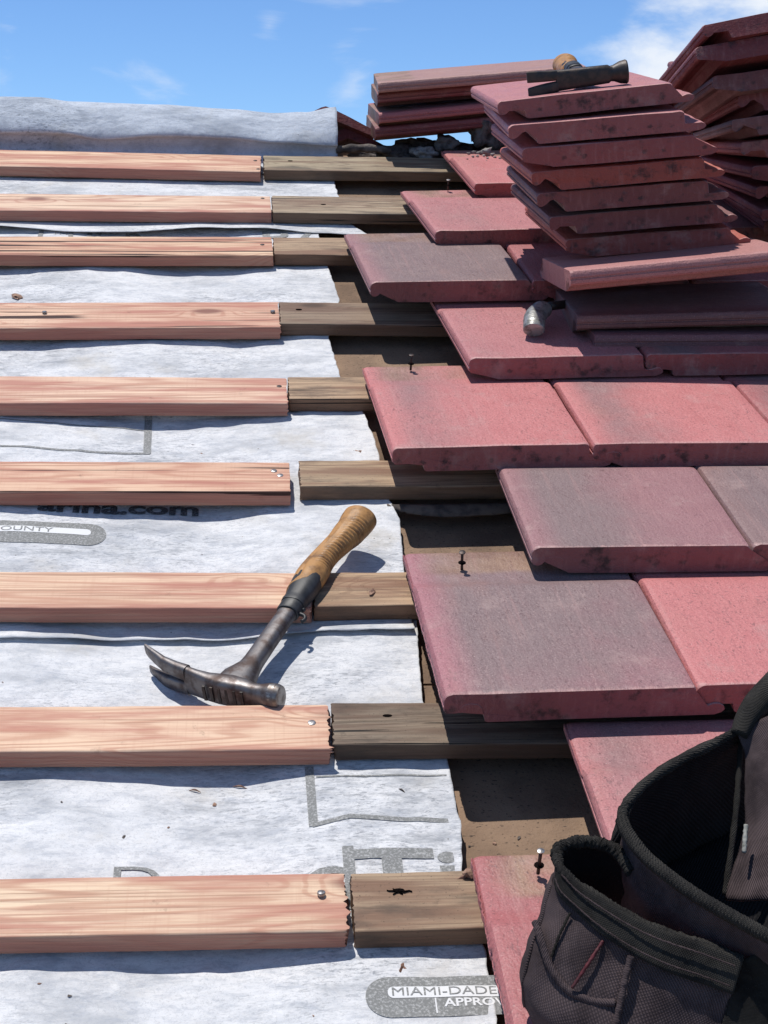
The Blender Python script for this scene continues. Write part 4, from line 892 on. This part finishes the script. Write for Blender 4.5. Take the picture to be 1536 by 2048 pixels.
# ------------------------------------------------------------------ silver taped grip beside the sideways tiles
g0 = empty('taped_handle', T(*(0.5289,1.3018,0.0980)), 'Silver taped curved tool grip lying beside the sideways tiles', 'tool handle')
o0 = Vector((0.5289,1.3018,0.0980)); P = [Vector((0.5226,1.2839,0.0940))-o0, Vector((0.5244,1.2972,0.0980))-o0, Vector((0.5316,1.3312,0.1000))-o0, Vector((0.5443,1.3612,0.0980))-o0, Vector((0.5557,1.3822,0.0950))-o0, Vector((0.5664,1.3987,0.0920))-o0]
def gr_r(t):
    r = .0205-.003*abs(t-.3)-.010*smooth01(.75, 1.0, t); 
    if t < .05: r *= .75+.25*math.sqrt(max(0, 1-(1-t/.05)**2))
    return r+.0009*(((t*13) % 1.0)-.5)
v, f = tube(P, gr_r, 24, 90, .85); ob('tape_wrap', me('tape_wrap', v, f, MTAPE, True, 60), g0)
v, f = tube([Vector((0.5707,1.4012,0.0920))-o0, Vector((0.6307,1.4468,0.0800))-o0, Vector((0.6877,1.4811,0.0720))-o0], .0085, 14, 12); ob('shaft', me('shaft', v, f, MDARKST), g0)

# ------------------------------------------------------------------ tool pouch
pouch = empty('tool_pouch', T(*(0.3963,-0.2132,0.1000)), 'Brown and black canvas tool pouch with open pockets in the bottom right corner', 'tool pouch')
O = Vector((0.3963,-0.2132,0.1000))
def loc(L_): return [Vector(p)-O for p in L_]
def uvgrid(mesh, nu_, nv_, su, sv):
    uv = mesh.uv_layers.new(name='UVMap')
    for p in mesh.polygons:
        for li in p.loop_indices:
            vi = mesh.loops[li].vertex_index; uv.data[li].uv = ((vi % nu_)/nu_*su, (vi//nu_)/nv_*sv)
def cloth(name, rows, mat, n=70, m=36, thick=.003, closed=False, wr=.0034, par=None, su=.3, sv=.2, off=-1):
    C_ = [cat(loc(r)+([Vector(r[0])-O] if closed else []), n+(1 if closed else 0))[:n] for r in rows]
    cols = [cat([C_[k][i] for k in range(len(C_))], m) for i in range(n)]
    rings = [[cols[i][j] for i in range(n)] for j in range(m)]
    v, f = loft(rings, closed=closed, capa=False, capb=False)
    ms = me(name, v, f, mat, True)
    nn = [x.normal.copy() for x in ms.vertices]
    for i, x in enumerate(ms.vertices):
        c = x.co; x.co = c+nn[i]*(wr*1.5*noise.noise(c*13+Vector((1, 7, 2)))+wr*noise.noise(c*28)+wr*.45*noise.noise(c*75+Vector((3, 3, 3))))
    uvgrid(ms, n, m, su, sv)
    o = ob(name, ms, par or pouch); s = o.modifiers.new('t', 'SOLIDIFY'); s.thickness = thick; s.offset = off
    return o
# front pocket: rows run from the left silhouette along the front to the right seam
fr0 = [(0.2958,-0.1875,0.2050), (0.2971,-0.2052,0.2050), (0.3085,-0.2235,0.2030), (0.3283,-0.2417,0.2010), (0.3505,-0.2622,0.1990), (0.3775,-0.2800,0.1970), (0.4121,-0.2944,0.1940), (0.4476,-0.3113,0.1900)]
fr1 = [(0.2903,-0.2090,0.1880), (0.2935,-0.2256,0.1860), (0.3059,-0.2434,0.1840), (0.3236,-0.2655,0.1800), (0.3507,-0.2898,0.1760), (0.3788,-0.3085,0.1730), (0.4088,-0.3212,0.1700), (0.4356,-0.3315,0.1660)]
fr2 = [(0.2712,-0.2378,0.1650), (0.2762,-0.2551,0.1630), (0.2932,-0.2746,0.1600), (0.3156,-0.2972,0.1540), (0.3451,-0.3166,0.1480), (0.3766,-0.3358,0.1420), (0.4029,-0.3449,0.1380), (0.4244,-0.3537,0.1340)]
fr3 = [(0.2544,-0.2732,0.1300), (0.2608,-0.2888,0.1270), (0.2810,-0.3106,0.1240), (0.3098,-0.3354,0.1180), (0.3393,-0.3541,0.1120), (0.3695,-0.3671,0.1060), (0.3957,-0.3759,0.1020), (0.4119,-0.3858,0.1000)]
fr4 = [(0.2610,-0.2757,0.0950), (0.2698,-0.2986,0.0900), (0.2871,-0.3225,0.0900), (0.3104,-0.3500,0.0880), (0.3388,-0.3716,0.0860), (0.3672,-0.3889,0.0860), (0.3873,-0.4004,0.0860), (0.3983,-0.4113,0.0860)]
def back(L_, dv, dw=0, du=.02): return [(p[0]+du, p[1]+dv, p[2]+dw) for p in L_]
cloth('front_pocket', [fr0, fr1, fr2, fr3, fr4], MCLOTH)
# left side gusset going back from the front panel
def side(i, dv, du=.03): return [(L_[i][0]+du, L_[i][1]+dv, L_[i][2]) for L_ in (fr0, fr1, fr2, fr3, fr4)]
s0 = [L_[0] for L_ in (fr0, fr1, fr2, fr3, fr4)]
s0 = s0[1:]; g1 = [(p[0]+.006, p[1]+.02, p[2]-.004) for p in s0]; g2 = [(p[0]+.03, p[1]+.035, p[2]-.008) for p in s0]
cloth('side_gusset', [s0, g1, g2], MCLOTH, n=36, m=16, off=0)
# back rim of the front pocket
br0 = [(0.2958,-0.1875,0.2050), (0.2998,-0.1784,0.2060), (0.3141,-0.1722,0.2070), (0.3343,-0.1711,0.2060), (0.3514,-0.1783,0.2050), (0.3610,-0.1903,0.2030), (0.3657,-0.2071,0.2000)]
cloth('pocket_lining', [br0, back(br0, -.004, -.03, .01), back(br0, -.006, -.07, .016), back(br0, -.0, -.10, .02)], MBLACK, n=40, m=16)
# front band
def band(name, a, b_, mat, n=90, m=10, push=.0055, thick=.003):
    A2 = [(p[0], p[1]-push*.6, p[2]+push) for p in a]; B2 = [(p[0], p[1]-push*.6, p[2]+push) for p in b_]
    return cloth(name, [A2, B2], mat, n=n, m=m, thick=thick, wr=.0012, su=.3, sv=.04)
band('rim_binding', fr0, fr1, MBIND)
def roll(name, pts, r, mat, n=160, ribs=0, parent=pouch, seg=14, fuzz=0.0006):
    v, f = tube(loc(pts), (lambda t: r*(1+.10*abs(sin(t*pi*ribs))) if ribs else r*(1+.08*sin(t*37))), seg, n)
    v = [p+Vector((noise.noise(p*400), noise.noise(p*410+Vector((2, 0, 0))), noise.noise(p*390+Vector((0, 3, 0)))))*fuzz for p in v]
    ms = me(name, v, f, mat, True); uvgrid(ms, seg, n, .03, .3); return ob(name, ms, parent)
roll('rim_roll', fr0, .0050, MBIND, fuzz=.0016)
roll('rim_roll', br0, .0062, MBIND, fuzz=.0022)
# piping and seams on the front pocket
def onF(x, y, dz=.0012): pass
roll('pocket_piping', [(0.2693,-0.2394,0.1720), (0.2736,-0.2590,0.1640), (0.2793,-0.2771,0.1520), (0.2935,-0.2984,0.1430), (0.3132,-0.3098,0.1410), (0.3339,-0.3179,0.1460)], .0034, MCLOTH, 80, 20)
roll('seam', [(0.3491,-0.2944,0.1810), (0.3425,-0.3082,0.1650), (0.3370,-0.3221,0.1480), (0.3306,-0.3359,0.1310)], .0032, MCLOTH, 60, 0)
roll('red_seam', [(0.3267,-0.2752,0.1810), (0.3123,-0.2888,0.1680), (0.2960,-0.3015,0.1490)], .0016, MRED, 40)
roll('seam', [(0.3008,-0.2439,0.1860), (0.2890,-0.2591,0.1720), (0.2811,-0.2717,0.1580)], .0013, MBIND, 40)
roll('stitching', [(0.2905,-0.2125,0.2000), (0.2941,-0.2268,0.1970), (0.3060,-0.2440,0.1950), (0.3231,-0.2657,0.1920), (0.3493,-0.2894,0.1880), (0.3773,-0.3076,0.1850), (0.4076,-0.3193,0.1810), (0.4330,-0.3305,0.1780)], .0007, MCLOTH, 300, 90, fuzz=.0004)
roll('stitching', [(0.2960,-0.2152,0.2070), (0.3076,-0.2346,0.2050), (0.3256,-0.2538,0.2030), (0.3488,-0.2753,0.2010), (0.3752,-0.2928,0.1990), (0.4085,-0.3070,0.1960), (0.4383,-0.3199,0.1920)], .0008, MCLOTH, 300, 90, fuzz=.0004)
# the large pocket behind
gf0 = [(0.3596,-0.1716,0.2350), (0.3618,-0.1913,0.2350), (0.3723,-0.2194,0.2330), (0.3926,-0.2473,0.2300), (0.4173,-0.2732,0.2270), (0.4444,-0.2961,0.2240), (0.4693,-0.3160,0.2210), (0.5059,-0.3424,0.2150)]
gb0 = [(0.3596,-0.1716,0.2350), (0.3662,-0.1551,0.2380), (0.3913,-0.1293,0.2430), (0.4299,-0.1036,0.2480), (0.4670,-0.0837,0.2520), (0.5069,-0.0623,0.2560), (0.5518,-0.0438,0.2620), (0.6068,-0.0240,0.2620)]
gf1 = [(p[0]+.004, p[1]-.004, p[2]-.05) for p in gf0]; gf2 = [(p[0]+.008, p[1]-.010, p[2]-.12) for p in gf0]
cloth('large_pocket_front', [gf0, gf1, gf2], MCLOTH, n=60, m=24)
gb1 = [(p[0], p[1]+.006, p[2]-.06) for p in gb0]; gb2 = [(p[0], p[1]+.004, p[2]-.15) for p in gb0]
cloth('large_pocket_back', [gb0, gb1, gb2], MBLACK, n=60, m=24, thick=.004)
cloth('pocket_floor', [gf2, [((a[0]+b_[0])/2, (a[1]+b_[1])/2, .095) for a, b_ in zip(gf2, gb2)], gb2], MBLACK, n=40, m=12)
roll('rim_roll', gf0, .0062, MBIND, 260, 70)
roll('rim_roll', gb0, .0048, MBIND, 160, 0, fuzz=.0014)
cloth('outer_back', [[(p[0], p[1]+.006, p[2]) for p in gb0], [(p[0], p[1]+.012, p[2]-.06) for p in gb0], [(p[0], p[1]+.015, p[2]-.17) for p in gb0]], MBIND, n=40, m=12)
roll('inner_seam', [(0.5091,-0.0583,0.2500), (0.5010,-0.0902,0.2250), (0.4901,-0.1318,0.1950), (0.4709,-0.1906,0.1500)], .0030, MBIND, 60)
# inner fold at the right and the strap that rises out of the frame
i0 = [(0.5001,-0.0743,0.2580), (0.5042,-0.0923,0.2400), (0.5003,-0.1246,0.2150), (0.4855,-0.1696,0.1900), (0.4627,-0.2120,0.1650)]
i1 = [(0.5238,-0.0630,0.2680), (0.5137,-0.1044,0.2500), (0.5113,-0.1440,0.2320), (0.4963,-0.1964,0.2150), (0.4741,-0.2422,0.1950)]
i2 = [(0.5581,-0.0524,0.2720), (0.5340,-0.1192,0.2620), (0.5322,-0.1649,0.2500), (0.5157,-0.2234,0.2400), (0.4948,-0.2797,0.2320)]
cloth('inner_divider', [i0, i1, i2], MCLOTH, n=40, m=20, wr=.003)
roll('strap', [(0.4791,-0.0793,0.2560), (0.5045,-0.0672,0.2620), (0.5168,-0.0505,0.2680), (0.5364,-0.0336,0.2760), (0.5689,-0.0100,0.2850)], lambda t: .011, MBIND, 60) if False else None
v, f = tube(loc([(0.5001,-0.0743,0.2580), (0.5106,-0.0585,0.2660), (0.5246,-0.0433,0.2720), (0.5451,-0.0287,0.2800), (0.5821,0.0006,0.2900)]), lambda t: .009+.010*t, 14, 50)
ms = me('strap', v, f, MBIND, True); uvgrid(ms, 14, 50, .05, .2); ob('strap', ms, pouch)
roll('tag', [(0.4819,-0.1792,0.2320), (0.4778,-0.1936,0.2260), (0.4748,-0.2044,0.2200)], .0022, MLABEL, 20)
# bag body on the right side of the front pocket, in shadow
w0 = [(0.4476,-0.3113,0.1900), (0.4750,-0.3096,0.2000), (0.5133,-0.3289,0.2000)]; w1 = [(0.4319,-0.3365,0.1600), (0.4717,-0.3438,0.1600), (0.5137,-0.3512,0.1600)]; w2 = [(0.3983,-0.4113,0.0860), (0.4621,-0.4172,0.0900), (0.5049,-0.4192,0.0900)]
cloth('side_panel', [w0, w1, w2], MBIND, n=30, m=20)
